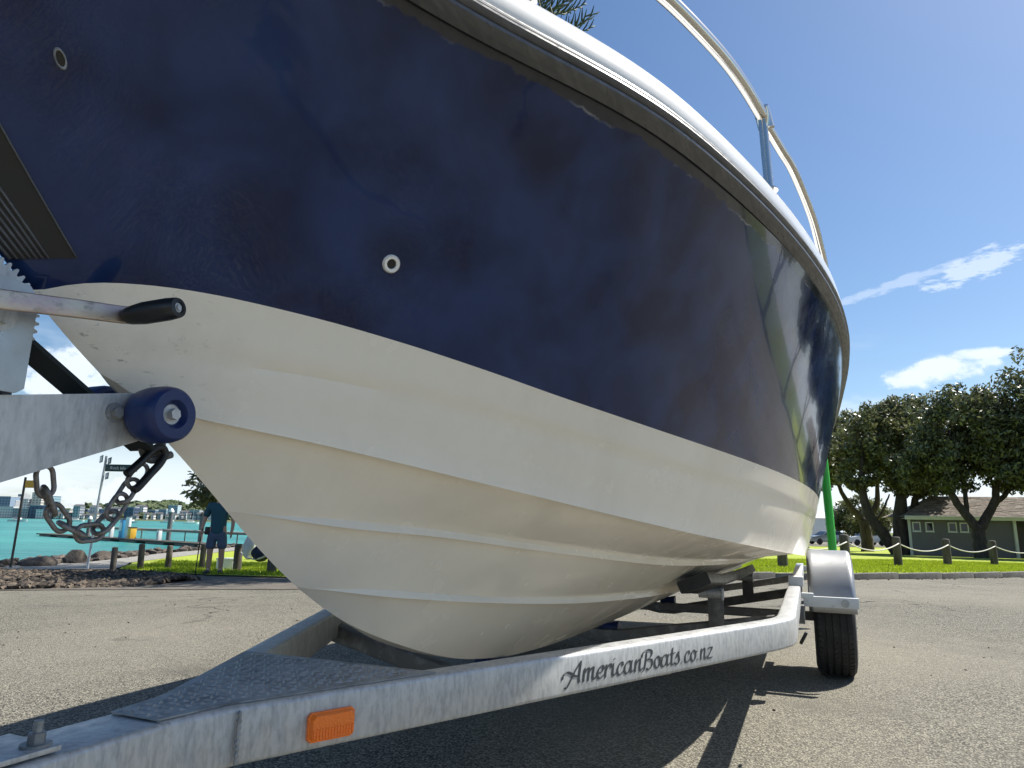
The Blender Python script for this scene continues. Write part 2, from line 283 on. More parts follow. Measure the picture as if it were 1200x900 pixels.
def water_mat():
    m, t, p = new_mat('sea_water'); n = t.nodes; l = t.links
    tc = n.new('ShaderNodeTexCoord'); mp = n.new('ShaderNodeMapping'); mp.inputs['Scale'].default_value = (0.6, 1.0, 1); l.new(tc.outputs['Object'], mp.inputs['Vector'])
    nz = n.new('ShaderNodeTexNoise'); nz.inputs['Scale'].default_value = 0.5; nz.inputs['Detail'].default_value = 8; l.new(mp.outputs[0], nz.inputs['Vector'])
    n2 = n.new('ShaderNodeTexNoise'); n2.inputs['Scale'].default_value = 0.03; n2.inputs['Detail'].default_value = 4; l.new(mp.outputs[0], n2.inputs['Vector'])
    cr = n.new('ShaderNodeValToRGB'); cr.color_ramp.elements[0].color = (0.020, 0.150, 0.140, 1); cr.color_ramp.elements[1].color = (0.045, 0.26, 0.225, 1)
    cr.color_ramp.elements[0].position = 0.35; cr.color_ramp.elements[1].position = 0.65; l.new(n2.outputs['Fac'], cr.inputs[0]); l.new(cr.outputs[0], p.inputs['Base Color'])
    b = n.new('ShaderNodeBump'); b.inputs['Strength'].default_value = 1.0; b.inputs['Distance'].default_value = 0.5; l.new(nz.outputs['Fac'], b.inputs['Height']); l.new(b.outputs[0], p.inputs['Normal'])
    p.inputs['Roughness'].default_value = 0.35; p.inputs['Specular IOR Level'].default_value = 0.3
    return m
M['water'] = water_mat()

def facade(name, wall, glass, sx, sz, gx=0.55, gz=0.55):
    """far facades: rows of windows too small to tell apart"""
    m, t, p = new_mat(name); n = t.nodes; l = t.links
    tc = n.new('ShaderNodeTexCoord'); sp = n.new('ShaderNodeSeparateXYZ'); l.new(tc.outputs['Object'], sp.inputs[0])
    def f(o, s, g):
        a = n.new('ShaderNodeMath'); a.operation = 'MULTIPLY'; l.new(o, a.inputs[0]); a.inputs[1].default_value = s
        b = n.new('ShaderNodeMath'); b.operation = 'FRACT'; l.new(a.outputs[0], b.inputs[0])
        c = n.new('ShaderNodeMath'); c.operation = 'LESS_THAN'; l.new(b.outputs[0], c.inputs[0]); c.inputs[1].default_value = g; return c.outputs[0]
    k = n.new('ShaderNodeMath'); k.operation = 'MULTIPLY'; l.new(f(sp.outputs[0], sx, gx), k.inputs[0]); l.new(f(sp.outputs[2], sz, gz), k.inputs[1])
    mx = n.new('ShaderNodeMix'); mx.data_type = 'RGBA'; l.new(k.outputs[0], mx.inputs['Factor']); mx.inputs['A'].default_value = (*wall, 1); mx.inputs['B'].default_value = (*glass, 1)
    l.new(mx.outputs['Result'], p.inputs['Base Color']); p.inputs['Roughness'].default_value = 0.5
    return m

# ------------------------------------------------------------------ mesh helpers
def mesh_obj(name, verts, faces, material, parent=None, smooth=False, mats=None, sharp=None):
    me = bpy.data.meshes.new(name); me.from_pydata([tuple(map(float, v)) for v in verts], [], [tuple(map(int, f)) for f in faces]); me.update()
    return link_mesh(name, me, material, parent, smooth, sharp)
def link_mesh(name, me, material, parent=None, smooth=False, sharp=None):
    if material is not None: me.materials.append(M[material] if isinstance(material, str) else material)
    o = bpy.data.objects.new(name, me); COL.objects.link(o)
    if parent is not None: o.parent = parent
    if smooth:
        for p in me.polygons: p.use_smooth = True
        if sharp: me.set_sharp_from_angle(angle=R(sharp))
    return o
def bm_obj(name, bm, material, parent=None, smooth=False, sharp=None, bevel=0.0):
    if bevel:
        bmesh.ops.bevel(bm, geom=bm.edges[:] , offset=bevel, segments=2, affect='EDGES', profile=0.6)
    bmesh.ops.recalc_face_normals(bm, faces=bm.faces[:])
    me = bpy.data.meshes.new(name); bm.to_mesh(me); bm.free()
    return link_mesh(name, me, material, parent, smooth, sharp)
def empty(name, loc=(0, 0, 0), rz=0.0):
    o = bpy.data.objects.new(name, None); COL.objects.link(o); o.location = loc; o.rotation_euler = (0, 0, rz); o.empty_display_size = 0.2; return o
def tag(o, label=None, cat=None, group=None, kind=None):
    if label: o['label'] = label
    if cat: o['category'] = cat
    if group: o['group'] = group
    if kind: o['kind'] = kind
    return o
def box_geo(c, s, rot=None):
    hx, hy, hz = s[0]/2, s[1]/2, s[2]/2
    v = [Vector((x*hx, y*hy, z*hz)) for x in (-1, 1) for y in (-1, 1) for z in (-1, 1)]
    if rot is not None: v = [rot @ a for a in v]
    v = [a + Vector(c) for a in v]
    f = [(0, 1, 3, 2), (4, 6, 7, 5), (0, 4, 5, 1), (2, 3, 7, 6), (0, 2, 6, 4), (1, 5, 7, 3)]
    return v, f
class Geo:
    def __init__(s): s.v = []; s.f = []
    def add(s, v, f):
        o = len(s.v); s.v += [tuple(a) for a in v]; s.f += [tuple(i+o for i in q) for q in f]; return s
    def box(s, c, sz, rot=None): return s.add(*box_geo(c, sz, rot))
    def obj(s, name, material, parent=None, smooth=False, sharp=None): return mesh_obj(name, s.v, s.f, material, parent, smooth, sharp=sharp)
def bev_box(name, c, s, material, parent=None, bev=0.004, rot=None):
    bm = bmesh.new(); v, f = box_geo(c, s, rot); bv = [bm.verts.new(a) for a in v]
    for q in f: bm.faces.new([bv[i] for i in q])
    return bm_obj(name, bm, material, parent, smooth=True, sharp=35, bevel=bev)
def tube_geo(path, radii, n=10, cap=True):
    P = [Vector(p) for p in path]; k = len(P)
    if isinstance(radii, (int, float)): radii = [radii]*k
    v = []; f = []; up = Vector((0, 0, 1)); prev = None
    for i in range(k):
        t = (P[min(i+1, k-1)]-P[max(i-1, 0)]).normalized()
        if prev is None:
            a = t.cross(up)
            if a.length < 0.05: a = t.cross(Vector((0, 1, 0)))
        else: a = prev - t*prev.dot(t)
        a.normalize(); prev = a; b = t.cross(a)
        for j in range(n):
            g = 2*math.pi*j/n; v.append(P[i]+(a*math.cos(g)+b*math.sin(g))*radii[i])
    for i in range(k-1):
        for j in range(n): f.append((i*n+j, i*n+(j+1) % n, (i+1)*n+(j+1) % n, (i+1)*n+j))
    if cap: f.append(tuple(range(n-1, -1, -1))); f.append(tuple(range((k-1)*n, k*n)))
    return v, f
def tube(name, path, radii, material, parent=None, n=12):
    return mesh_obj(name, *tube_geo(path, radii, n), material, parent, smooth=True, sharp=50)
def rrect(w, h, r=0.006, seg=3):
    pts = []
    for cx, cy, a0 in ((w/2-r, h/2-r, 0), (-w/2+r, h/2-r, 90), (-w/2+r, -h/2+r, 180), (w/2-r, -h/2+r, 270)):
        for i in range(seg+1):
            a = R(a0+90*i/seg); pts.append((cx+r*math.cos(a), cy+r*math.sin(a)))
    return pts
def sweep(name, path, prof, material, parent=None, closed_prof=True, cap=True, sharp=40):
    """profile (side, up) swept along a path with mitred corners; side is horizontal"""
    P = [Vector(p) for p in path]; k = len(P); n = len(prof); v = []; f = []
    for i in range(k):
        t0 = (P[i]-P[i-1]).normalized() if i else (P[1]-P[0]).normalized()
        t1 = (P[i+1]-P[i]).normalized() if i < k-1 else t0
        t = (t0+t1).normalized(); s = t.cross(Vector((0, 0, 1))).normalized(); u = s.cross(t).normalized()
        c = max(0.3, t.dot(t1)); 
        for a, b in prof: v.append(P[i]+s*(a/c)+u*b)
    for i in range(k-1):
        for j in range(n if closed_prof else n-1): f.append((i*n+j, i*n+(j+1) % n, (i+1)*n+(j+1) % n, (i+1)*n+j))
    if cap: f.append(tuple(range(n-1, -1, -1))); f.append(tuple(range((k-1)*n, k*n)))
    return mesh_obj(name, v, f, material, parent, smooth=True, sharp=sharp)
def lathe_geo(prof, n=32, axis='Y', closed=False):
    """prof: (radius, along) turned about an axis"""
    v = []; f = []; k = len(prof)
    for j in range(n):
        g = 2*math.pi*j/n
        for r, a in prof:
            x, y = r*math.cos(g), r*math.sin(g)
            v.append((x, a, y) if axis == 'Y' else ((x, y, a) if axis == 'Z' else (a, x, y)))
    for j in range(n):
        j2 = (j+1) % n
        for i in range(k-1 if not closed else k): i2 = (i+1) % k; f.append((j*k+i, j2*k+i, j2*k+i2, j*k+i2))
    if not closed:
        if prof[0][0] > 1e-6: f.append(tuple(j*k for j in range(n)))
        if prof[-1][0] > 1e-6: f.append(tuple(j*k+k-1 for j in range(n-1, -1, -1)))
    return v, f
def shift(v, d): d = Vector(d); return [Vector(a)+d for a in v]
def hexbolt(name, p, axis, r, h, material, parent, shank=0.0):
    """hexagon head with a washer, pointing along axis"""
    ax = Vector(axis).normalized(); a = ax.orthogonal().normalized(); b = ax.cross(a); g = Geo(); p = Vector(p)
    def disc(rad, z0, z1, n):
        v = [p+ax*z+(a*math.cos(2*math.pi*i/n)+b*math.sin(2*math.pi*i/n))*rad for z in (z0, z1) for i in range(n)]
        g.add(v, [(i, (i+1) % n, n+(i+1) % n, n+i) for i in range(n)]+[tuple(range(n-1, -1, -1)), tuple(range(n, 2*n))])
    disc(r*1.7, 0, h*0.2, 20); disc(r, h*0.2, h, 6)
    if shank: disc(r*0.55, h, h+shank, 12)
    return g.obj(name, material, parent)
def pchip(X, Y):
    X = np.array(X, float); Y = np.array(Y, float); h = np.diff(X); dl = np.diff(Y)/h; mm = np.zeros(len(X)); mm[0] = dl[0]; mm[-1] = dl[-1]
    for i in range(1, len(X)-1):
        if dl[i-1]*dl[i] > 0:
            w1 = 2*h[i]+h[i-1]; w2 = h[i]+2*h[i-1]; mm[i] = (w1+w2)/(w1/dl[i-1]+w2/dl[i])
    def f(x):
        x = min(max(x, X[0]), X[-1]); i = int(np.clip(np.searchsorted(X, x)-1, 0, len(h)-1)); t = (x-X[i])/h[i]; a = t*t*(3-2*t)
        return float(Y[i]*(1-a)+Y[i+1]*a+h[i]*(t*(1-t)**2*mm[i]-t*t*(1-t)*mm[i+1]))
    return f

def soft(f, a, b, w, step=.01):
    """the same curve with its curvature evened out over a width w"""
    n = int(round((b-a)/step)); X = np.linspace(a, b, n+1); Y = np.array([f(float(x)) for x in X]); k = int(w/step); pad = k*2
    P = np.concatenate([2*Y[0]-Y[pad:0:-1], Y, 2*Y[-1]-Y[-2:-pad-2:-1]]); t = np.arange(-pad, pad+1)*step; kn = np.exp(-(t/w*2)**2); kn /= kn.sum(); Z = np.convolve(P, kn, 'valid')
    return lambda x: float(np.interp(x, X, Z))
# ------------------------------------------------------------------ terrain
def G(x, y):
    x = np.asarray(x, float); y = np.asarray(y, float)
    a = np.hypot(x-1, y-3)-5.5; w = np.clip((2-x)/5, 0, 1); w = w*w*(3-2*w); k = 0.015+0.022*w
    return np.maximum(-k*(a+np.sqrt(a*a+1))/2, -0.65-0.05*w)
def g(x, y): return float(G(x, y))
SHORE = [(-400, -60), (-60, 8), (-25, 16.5), (-17.0, 21.0), (-15.9, 24), (-16.3, 28), (-17.3, 38), (-15, 48), (-2, 62), (8, 110), (20, 300), (60, 1500)]
SEA = SHORE + [(60, 2500), (-2500, 2500), (-2500, -60)]
def in_poly(x, y, poly):
    c = np.zeros(np.shape(x), bool); j = len(poly)-1
    for i in range(len(poly)):
        xi, yi = poly[i]; xj, yj = poly[j]
        if yi != yj: c ^= ((yi > y) != (yj > y)) & (x < (xj-xi)*(y-yi)/(yj-yi)+xi)
        j = i
    return c
def dist_line(x, y, line):
    d = np.full(np.shape(x), 1e9)
    for (x0, y0), (x1, y1) in zip(line[:-1], line[1:]):
        dx, dy = x1-x0, y1-y0; t = np.clip(((x-x0)*dx+(y-y0)*dy)/(dx*dx+dy*dy), 0, 1); d = np.minimum(d, np.hypot(x-x0-t*dx, y-y0-t*dy))
    return d
def ground():
    rr = np.concatenate([[0], np.geomspace(1.2, 2200, 90)]); na = 180
    X = [1.0]; Y = [3.0]
    for r in rr[1:]:
        a = np.arange(na)*2*math.pi/na; X += list(1+r*np.sin(a)); Y += list(3+r*np.cos(a))
    X = np.array(X); Y = np.array(Y); Z = G(X, Y)-0.06
    sea = in_poly(X, Y, SEA); Z = np.where(sea, Z-np.minimum(4.0, dist_line(X, Y, SHORE)*0.5), Z)
    f = [(0, 1+(j+1) % na, 1+j) for j in range(na)]
    for i in range(len(rr)-2):
        for j in range(na): a = 1+i*na+j; b = 1+i*na+(j+1) % na; f.append((a, b, b+na, a+na))
    tag(mesh_obj('ground', list(zip(X, Y, Z)), f, 'soil_grass', smooth=True), kind='structure')
ground()
def sheet(name, poly, off, material, res=1.5, kind='structure'):
    bm = bmesh.new(); bm.faces.new([bm.verts.new((x, y, 0)) for x, y in poly]); bmesh.ops.triangulate(bm, faces=bm.faces[:])
    for _ in range(9):
        e = [e for e in bm.edges if e.calc_length() > res*max(1.0, 0.06*((e.verts[0].co.x-1)**2+(e.verts[0].co.y-3)**2)**0.5)]
        if not e or len(bm.verts) > 60000: break
        bmesh.ops.subdivide_edges(bm, edges=e, cuts=1); bmesh.ops.triangulate(bm, faces=bm.faces[:])
    for v in bm.verts: v.co.z = g(v.co.x, v.co.y)+off
    bmesh.ops.recalc_face_normals(bm, faces=bm.faces[:])
    if sum(f.normal.z for f in bm.faces) < 0: bmesh.ops.reverse_faces(bm, faces=bm.faces[:])
    o = bm_obj_keep(name, bm, material); tag(o, kind=kind); return o
def bm_obj_keep(name, bm, material):
    me = bpy.data.meshes.new(name); bm.to_mesh(me); bm.free(); return link_mesh(name, me, material, smooth=True)
EDGE = [(-45, 14.5), (-15, 10.6), (-7, 9.85), (-3, 9.6), (1.0, 11.3), (3.2, 12.6), (5, 13.35), (6.67, 13.9), (9.33, 15.3), (12.76, 17.4), (20, 21.9), (40, 33.6)]
sheet('car_park', EDGE+[(40, -35), (-45, -35)], 0.0, 'asphalt')
KERB = EDGE[5:]
sheet('lawn', KERB+[(75, 60), (70, 66), (16, 62), (5, 40), (3.2, 20)], 0.115, 'lawn')
sheet('bay_car_park', [(16, 62.5), (70, 66.5), (95, 100), (18, 100)], 0.03, 'asphalt', 4)
sheet('shore_lawn', [(-10.2, 18.5), (-8.0, 16.2), (-6.0, 14.2), (-4.3, 13.2), (0, 13.4), (3, 16), (3, 55), (-6, 52), (-13.6, 40), (-13.6, 31), (-13.0, 24.4)], 0.03, 'lawn')
sheet('footpath', [(-22, 16.4), (-14.2, 18.6), (-10.3, 18.5), (-13.1, 24.4), (-13.7, 31), (-13.9, 40), (-15.6, 40), (-15.4, 31), (-14.5, 24.6), (-15.8, 20.4), (-22, 17.4)], 0.024, 'path')
sheet('worn_dirt', [(-45, 14.4), (-15, 10.5), (-7, 9.8), (-3, 9.55), (1.0, 11.25), (1, 14), (-4.3, 13.6), (-6.0, 14.6), (-8.0, 16.6), (-10.2, 18.7), (-14, 19), (-45, 17)], 0.008, 'dirt')

# kerb: separate cast lengths with narrow joints
def kerb():
    root = empty('kerb', (KERB[0][0], KERB[0][1], 0)); tag(root, 'weathered grey concrete kerb between the car park and the bright lawn', 'kerb')
    pts = []
    for (x0, y0), (x1, y1) in zip(KERB[:-1], KERB[1:]):
        L = math.hypot(x1-x0, y1-y0); k = max(1, int(L/1.2))
        for i in range(k): t0, t1 = i/k, (i+1)/k; pts.append(((x0+(x1-x0)*t0, y0+(y1-y0)*t0), (x0+(x1-x0)*t1, y0+(y1-y0)*t1)))
    for a, b in pts[:40]:
        d = Vector((b[0]-a[0], b[1]-a[1], 0)); ln = d.length; d.normalize(); c = (Vector((a[0], a[1], 0))+Vector((b[0], b[1], 0)))/2
        o = bev_box('kerb_stone', (0, 0, 0), (ln-0.012, 0.16, 0.34), 'kerb', root, 0.015)
        o.location = (c.x-KERB[0][0], c.y-KERB[0][1], g(c.x, c.y)+0.125-0.17+random.uniform(-.004, .004)); o.rotation_euler = (0, 0, math.atan2(d.y, d.x))
random.seed(4); kerb()

me_w = Geo()
tag(mesh_obj('sea', [(-2600, -200, -1.9), (300, -200, -1.9), (300, 2400, -1.9), (-2600, 2400, -1.9)], [(0, 1, 2, 3)], 'water'), kind='structure')

# ------------------------------------------------------------------ boat frame: u aft along the keel line, v to port (towards the camera), z up
TH = R(23.2); VC = 0.94
nrm = Vector((math.cos(TH), -math.sin(TH), 0)); dax = Vector((math.sin(TH), math.cos(TH), 0))
ORG = -VC*nrm; ROTZ = math.pi/2-TH
def L(u, v, z): return (u, -v, z)
def W(u, v, z): return dax*u+nrm*(v-VC)+Vector((0, 0, z))
LEN = 6.6; SH = 1.66
stem = pchip([-.2, .1, .3, .5, .6, .7, .8, .895, 1.008, 1.135, 1.282, 1.453, 1.659, 1.857, 2.236, 2.7, 3.3, 4.2, 5.7, 6.6],
             [1.66, 1.45, 1.30, 1.155, 1.07, 1.0, .935, .862, .774, .689, .613, .545, .485, .443, .400, .380, .370, .363, .358, .355])
vs = pchip([-.2, 0, .3, .6, .853, 1.086, 1.243, 1.53, 1.853, 2.204, 2.671, 3.32, 4.08, 5.255, 6.6], [0, .09, .235, .365, .478, .622, .708, .816, .915, 1.001, 1.085, 1.145, 1.168, 1.172, 1.15])
def ease(u, vm, u0, ln): return 0.0 if u <= u0 else vm*(1-max(0.0, 1-(u-u0)/ln)**2)
def vcf(u): return ease(u, .9, .72, 3.3)
zc = pchip([.72, .8, .91, 1.05, 1.36, 1.78, 2.3, 3.4, 5, 6.6], [.985, .98, .97, .95, .905, .85, .795, .72, .665, .62])
z1 = pchip([1.13, 1.22, 1.37, 1.57, 1.85, 2.26, 3.37, 6.6], [.692, .68, .66, .637, .61, .58, .54, .50])
z2 = pchip([.93, 1.16, 1.32, 1.72, 2.62, 4.36, 6.6], [.836, .81, .80, .76, .69, .65, .61])
zpt = pchip([.545, .573, .625, .69, .766, .891, 1.035, 1.216, 1.452, 1.988, 2.707, 3.73, 5, 6.6], [1.112, 1.133, 1.150, 1.162, 1.167, 1.163, 1.151, 1.130, 1.102, 1.058, 1.022, .990, .968, .95])
zcrease = pchip([.62, .70, .786, .9, 1.041, 1.369, 1.862, 2.801, 3.8, 6.6], [1.056, 1.066, 1.069, 1.069, 1.063, 1.034, .988, .925, .885, .83])
pw = soft(pchip([-.2, .8, 1.6, 3.2, 6.6], [1.35, 1.32, 1.15, .90, .86]), -.2, 6.6, .6)
vs_ = soft(vs, -.2, 6.6, .28); vs = lambda u: max(0.0, vs_(u)-.007); zc = soft(zc, .72, 6.6, .2); zpt = soft(zpt, .545, 6.6, .08); zcrease = soft(zcrease, .62, 6.6, .08); stem = soft(stem, -.2, 6.6, .10); z1 = soft(z1, 1.13, 6.6, .2); z2 = soft(z2, .93, 6.6, .2)
vcs = soft(vcf, .3, 6.6, .14); zls = soft(lambda u: stem(u) if u < .72 else zc(u), .1, 6.6, .14)
def ramp(u, u0, ln=.22): t = min(1, max(0, (u-u0)/ln)); return t*t*(3-2*t)
def section(u):
    """port half-section from keel to sheer: list of (v, z, x)"""
    s = stem(u); P = [(0, s, 0)]
    P.append((.016*ramp(u, 1.3), s+.001*ramp(u, 1.3), 0))
    def strake(u0, vm, ln, zf, w, h):
        if u <= u0: return [(0, s, 0)]*3
        k = ramp(u, u0); v = ease(u, vm, u0, ln); z = zf(u)
        return [(v, z, 0), (v+w*k, z-.004*k, 0), (v+(w-.007)*k, z+h*k, 0)]
    P += strake(1.13, .35, 2.6, z1, .017, .011)
    P += strake(.93, .60, 3.2, z2, .018, .012)
    if u <= .66: P += [(0, s, 0)]*2; a, zl = 0., (s if u < .4 else zls(u))
    else:
        k = ramp(u, .70); a = vcs(u); zl = zls(u); P += [(max(0, a-.020*k), zl+.007*k, 0), (a, zl-.004*k, 0)]
    xc = max(0., (zcrease(u)-zl)/(SH-zl)) if u > .62 else 0.; xpt = max(xc, (zpt(u)-zl)/(SH-zl)) if u > .545 else 0.
    xs = [xc*f for f in (.0, .3, .6, .85)]+[xc]+[xc+(xpt-xc)*f for f in (.15, .4, .7)]+[xpt]
    NT = 26; xs += [xpt+(1-xpt)*((j+1)/NT) for j in range(NT)]
    p = pw(u)
    for i, x in enumerate(xs):
        if x <= 1e-9 and a == 0: P.append((0, s, x)); continue
        v = a+(vs(u)-a)*x**p; z = zl+(SH-zl)*x
        if u > .62 and i == 4: v -= .0040*ramp(u, .66)
        if u > .62 and i in (5, 6): v += .0020*ramp(u, .66)
        P.append((v, z, x))
    rr = .012
    return [(math.sqrt(v*v+2*rr*v) if v > 0 else 0., z, x) for v, z, x in P]
us = sorted(set([round(x, 4) for x in list(np.arange(-.2, .5, .035))+list(np.arange(.5, 1.3, .02))+list(np.arange(1.3, 2.4, .04))+list(np.arange(2.4, 6.6, .12))+[6.6, .545, .62, .72, .93, 1.13]]))
SEC = [section(u) for u in us]; NR = len(SEC[0]); IP = 2+3+3+2+8      # row index of the paint line
boat = empty('motor_boat', ORG, ROTZ)
tag(boat, 'navy blue and white motor boat sitting bow-first on the galvanised trailer', 'boat')
def hull_part(name, r0, r1, material):
    bm = bmesh.new(); uvl = bm.loops.layers.uv.new('hull')
    for sgn in (1, -1):
        grid = [[bm.verts.new(L(u, sgn*S[r][0], S[r][1])) for r in range(r0, r1+1)] for u, S in zip(us, SEC)]
        for i in range(len(us)-1):
            for r in range(r1-r0):
                q = [grid[i][r], grid[i+1][r], grid[i+1][r+1], grid[i][r+1]]
                uvq = [(us[i], SEC[i][r0+r][2]), (us[i+1], SEC[i+1][r0+r][2]), (us[i+1], SEC[i+1][r0+r+1][2]), (us[i], SEC[i][r0+r+1][2])]
                if sgn < 0: q.reverse(); uvq.reverse()
                fc = bm.faces.new(q)
                for lp, c in zip(fc.loops, uvq): lp[uvl].uv = c
        if name == 'topsides' and sgn == 1: tr = grid[-1]
    bmesh.ops.remove_doubles(bm, verts=bm.verts[:], dist=4e-5)
    bmesh.ops.dissolve_degenerate(bm, edges=bm.edges[:], dist=2e-5)
    me = bpy.data.meshes.new(name); bm.to_mesh(me); bm.free()
    return link_mesh(name, me, material, boat, smooth=True, sharp=28 if name == 'bottom' else None)
hull_part('bottom', 0, IP, 'bottom')
hull_part('topsides', IP, NR-1, 'blue')
S = SEC[-1]
tv = [L(6.598, v, z) for v, z, x in S]+[L(6.598, -v, z) for v, z, x in reversed(S[1:])]
mesh_obj('transom', tv, [tuple(range(len(tv)))], 'blue', boat)
# sheer line frames
def sheer_frames(u0=-.2, u1=6.6):
    out = []
    U = [u for u in us if u0 <= u <= u1]
    for u in U:
        e = .02; a = max(-.2, u-e); b = min(6.6, u+e); t = Vector((b-a, vs(b)-vs(a))).normalized()
        if u < -.15: t = Vector((.25, 1)).normalized()
        out.append((u, vs(u), Vector((-t.y, t.x))))        # outward normal in (u, v)
    return out
FR = sheer_frames()
def along_sheer(name, prof, material, sharp=45, closed=True):
    """prof: (outward, z) ring swept round the sheer, port then starboard"""
    v = []; f = []; n = len(prof); rings = []
    def ring(u, vv, nn, sg):
        r = []
        for o, z in prof:
            uu = u+nn.x*o; v2 = max(0.0, vv+nn.y*o); v.append(L(uu, sg*v2, z)); r.append(len(v)-1)
        rings.append(r)
    for u, vv, nn in reversed(FR): ring(u, vv, nn, 1)
    for u, vv, nn in FR: ring(u, vv, nn, -1)
    for a, b in zip(rings[:-1], rings[1:]):
        for j in range(n if closed else n-1): f.append((a[j], a[(j+1) % n], b[(j+1) % n], b[j]))
    if closed: f.append(tuple(rings[0])); f.append(tuple(reversed(rings[-1])))
    return mesh_obj(name, v, f, material, boat, smooth=True, sharp=sharp)
rub = along_sheer('rub_rail', [(.003, 1.614), (.016, 1.616), (.022, 1.621), (.022, 1.627), (.018, 1.629), (.018, 1.632), (.025, 1.635), (.028, 1.641), (.025, 1.648), (.019, 1.650), (.019, 1.653), (.023, 1.655), (.022, 1.659), (.0, 1.660), (-.01, 1.612)], 'rail_vinyl')
ins = along_sheer('rail_insert', [(.0200, 1.6505), (.0245, 1.6510), (.0245, 1.6525), (.0200, 1.6530)], 'cap'); ins.parent = rub
along_sheer('gunwale_cap', [(.018, 1.6605), (.021, 1.668), (.019, 1.690), (.014, 1.712), (.004, 1.729), (-.014, 1.743), (-.04, 1.752), (-.09, 1.758), (-.16, 1.76), (-.16, 1.67), (-.02, 1.6605)], 'cap', 60)
# deck
dv = []; df = []
for u, vv, nn in FR:
    w = max(0.0, vv-.13); k = .05*(1-((u-2.2)/4.4)**2) if u > -.2 else 0
    for j in range(9): tt = -1+2*j/8; dv.append(L(u+.05, tt*w, 1.757+max(0, k)*(1-tt*tt)))
for i in range(len(FR)-1):
    for j in range(8): df.append((i*9+j, i*9+j+1, i*9+10+j, i*9+9+j))
mesh_obj('deck', dv, df, 'cap', boat, smooth=True)
# low cabin on the deck, hidden from below by the gunwale
bm = bmesh.new(); prof = [(2.7, 1.76, .72), (3.5, 2.05, .66), (4.7, 2.08, .66), (4.9, 1.76, .74)]
ring = [[bm.verts.new(L(u, s*w, z)) for u, z, w in prof] for s in (1, -1)]
bm.faces.new(ring[0]); bm.faces.new(list(reversed(ring[1])))
for i in range(4): bm.faces.new([ring[0][i], ring[0][(i+1) % 4], ring[1][(i+1) % 4], ring[1][i]])
bm_obj('cabin', bm, 'cap', boat, smooth=True, sharp=35, bevel=.03)

# bow rail: forward run, clamp, stanchion, aft run down to the gunwale, on both sides
def smooth_path(pts, n=8):
    P = [Vector(p) for p in pts]; P = [2*P[0]-P[1]]+P+[2*P[-1]-P[-2]]; out = []
    for i in range(1, len(P)-2):
        for k in range(n):
            t = k/n; a, b, c, d = P[i-1], P[i], P[i+1], P[i+2]
            out.append(.5*((2*b)+(-a+c)*t+(2*a-5*b+4*c-d)*t*t+(-a+3*b-3*c+d)*t**3))
    out.append(P[-2]); return out
fw = [(1.895, .893, 1.985), (1.74, .851, 2.0), (1.588, .804, 2.003), (1.371, .722, 2.0), (1.199, .642, 1.99), (1.0, .54, 1.99), (.65, .36, 2.0), (.3, .20, 1.99), (.02, .0, 1.99)]
path = [L(*p) for p in fw]+[L(p[0], -p[1], p[2]) for p in reversed(fw[:-1])]
br = tube('bow_rail', smooth_path(path), .0170, 'steel', boat, 14)
aft = [(1.915, .903, 1.962), (2.023, .936, 1.94), (2.113, .968, 1.91), (2.335, 1.015, 1.86), (2.509, 1.040, 1.82), (2.655, 1.057, 1.785), (2.76, 1.06, 1.75)]
for s in (1, -1):
    ap = [L(p[0], s*p[1], p[2]) for p in aft]
    tube('rail_tail', smooth_path(ap), .0145, 'steel', br, 12)
    tube('stanchion', [L(1.905, s*.900, 1.752), L(1.905, s*.897, 1.85), L(1.897, s*.894, 1.985)], .0125, 'steel', br)
    tube('clamp', [L(1.885, s*.890, 2.004), L(1.905, s*.897, 1.985), L(1.913, s*.903, 1.95)], .0225, 'steel', br)
    gg = Geo(); v, f = lathe_geo([(.0, .004), (.028, .004), (.028, 0), (.0, 0)], 20, 'Z'); gg.add(shift(v, L(1.905, s*.896, 1.753)), f); gg.obj('base_flange', 'steel', br)
    tube('stanchion', [L(1.0, s*.535, 1.756), L(1.0, s*.545, 2.01)], .012, 'steel', br)

def surf(u, z):
    """port topside point and outward normal at u, z"""
    def pt(u, z):
        S = section(u); zz = [q[1] for q in S[10:]]; vv = [q[0] for q in S[10:]]; return Vector(L(u, float(np.interp(z, zz, vv)), z))
    p = pt(u, z); a = pt(u+.01, z)-pt(u-.01, z); b = pt(u, z+.01)-pt(u, z-.01); n = a.cross(b).normalized()
    if n.y > 0: n = -n
    return p, n
def fitting(name, u, z, ro, ri, material, sx=1.0, rz=0.):
    p, n = surf(u, z); q = n.to_track_quat('Z', 'Y').to_matrix() @ Matrix.Rotation(rz, 3, 'Z')
    prof = [(ri, -.012), (ri, .003), (ri*1.1, .005), (ro*.85, .006), (ro, .003), (ro, -.004)]
    v, f = lathe_geo(prof, 28, 'Z'); f = f[:-2]
    o = mesh_obj(name, [p+q @ Vector((a[0]*sx, a[1], a[2])) for a in v], f, material, boat, smooth=True, sharp=50)
    v = [p+q @ Vector((math.cos(k*math.pi/12)*ri*1.02*sx, math.sin(k*math.pi/12)*ri*1.02, .0025)) for k in range(24)]
    mesh_obj('opening', v, [tuple(range(24))], 'black', o); return o
fitting('drain_fitting', .968, 1.272, .0165, .0085, 'cap')
fitting('oval_ring', .472, 1.385, .013, .009, 'galv', .5, .5)  # small grey oval ring with a dark centre, high on the bow flare

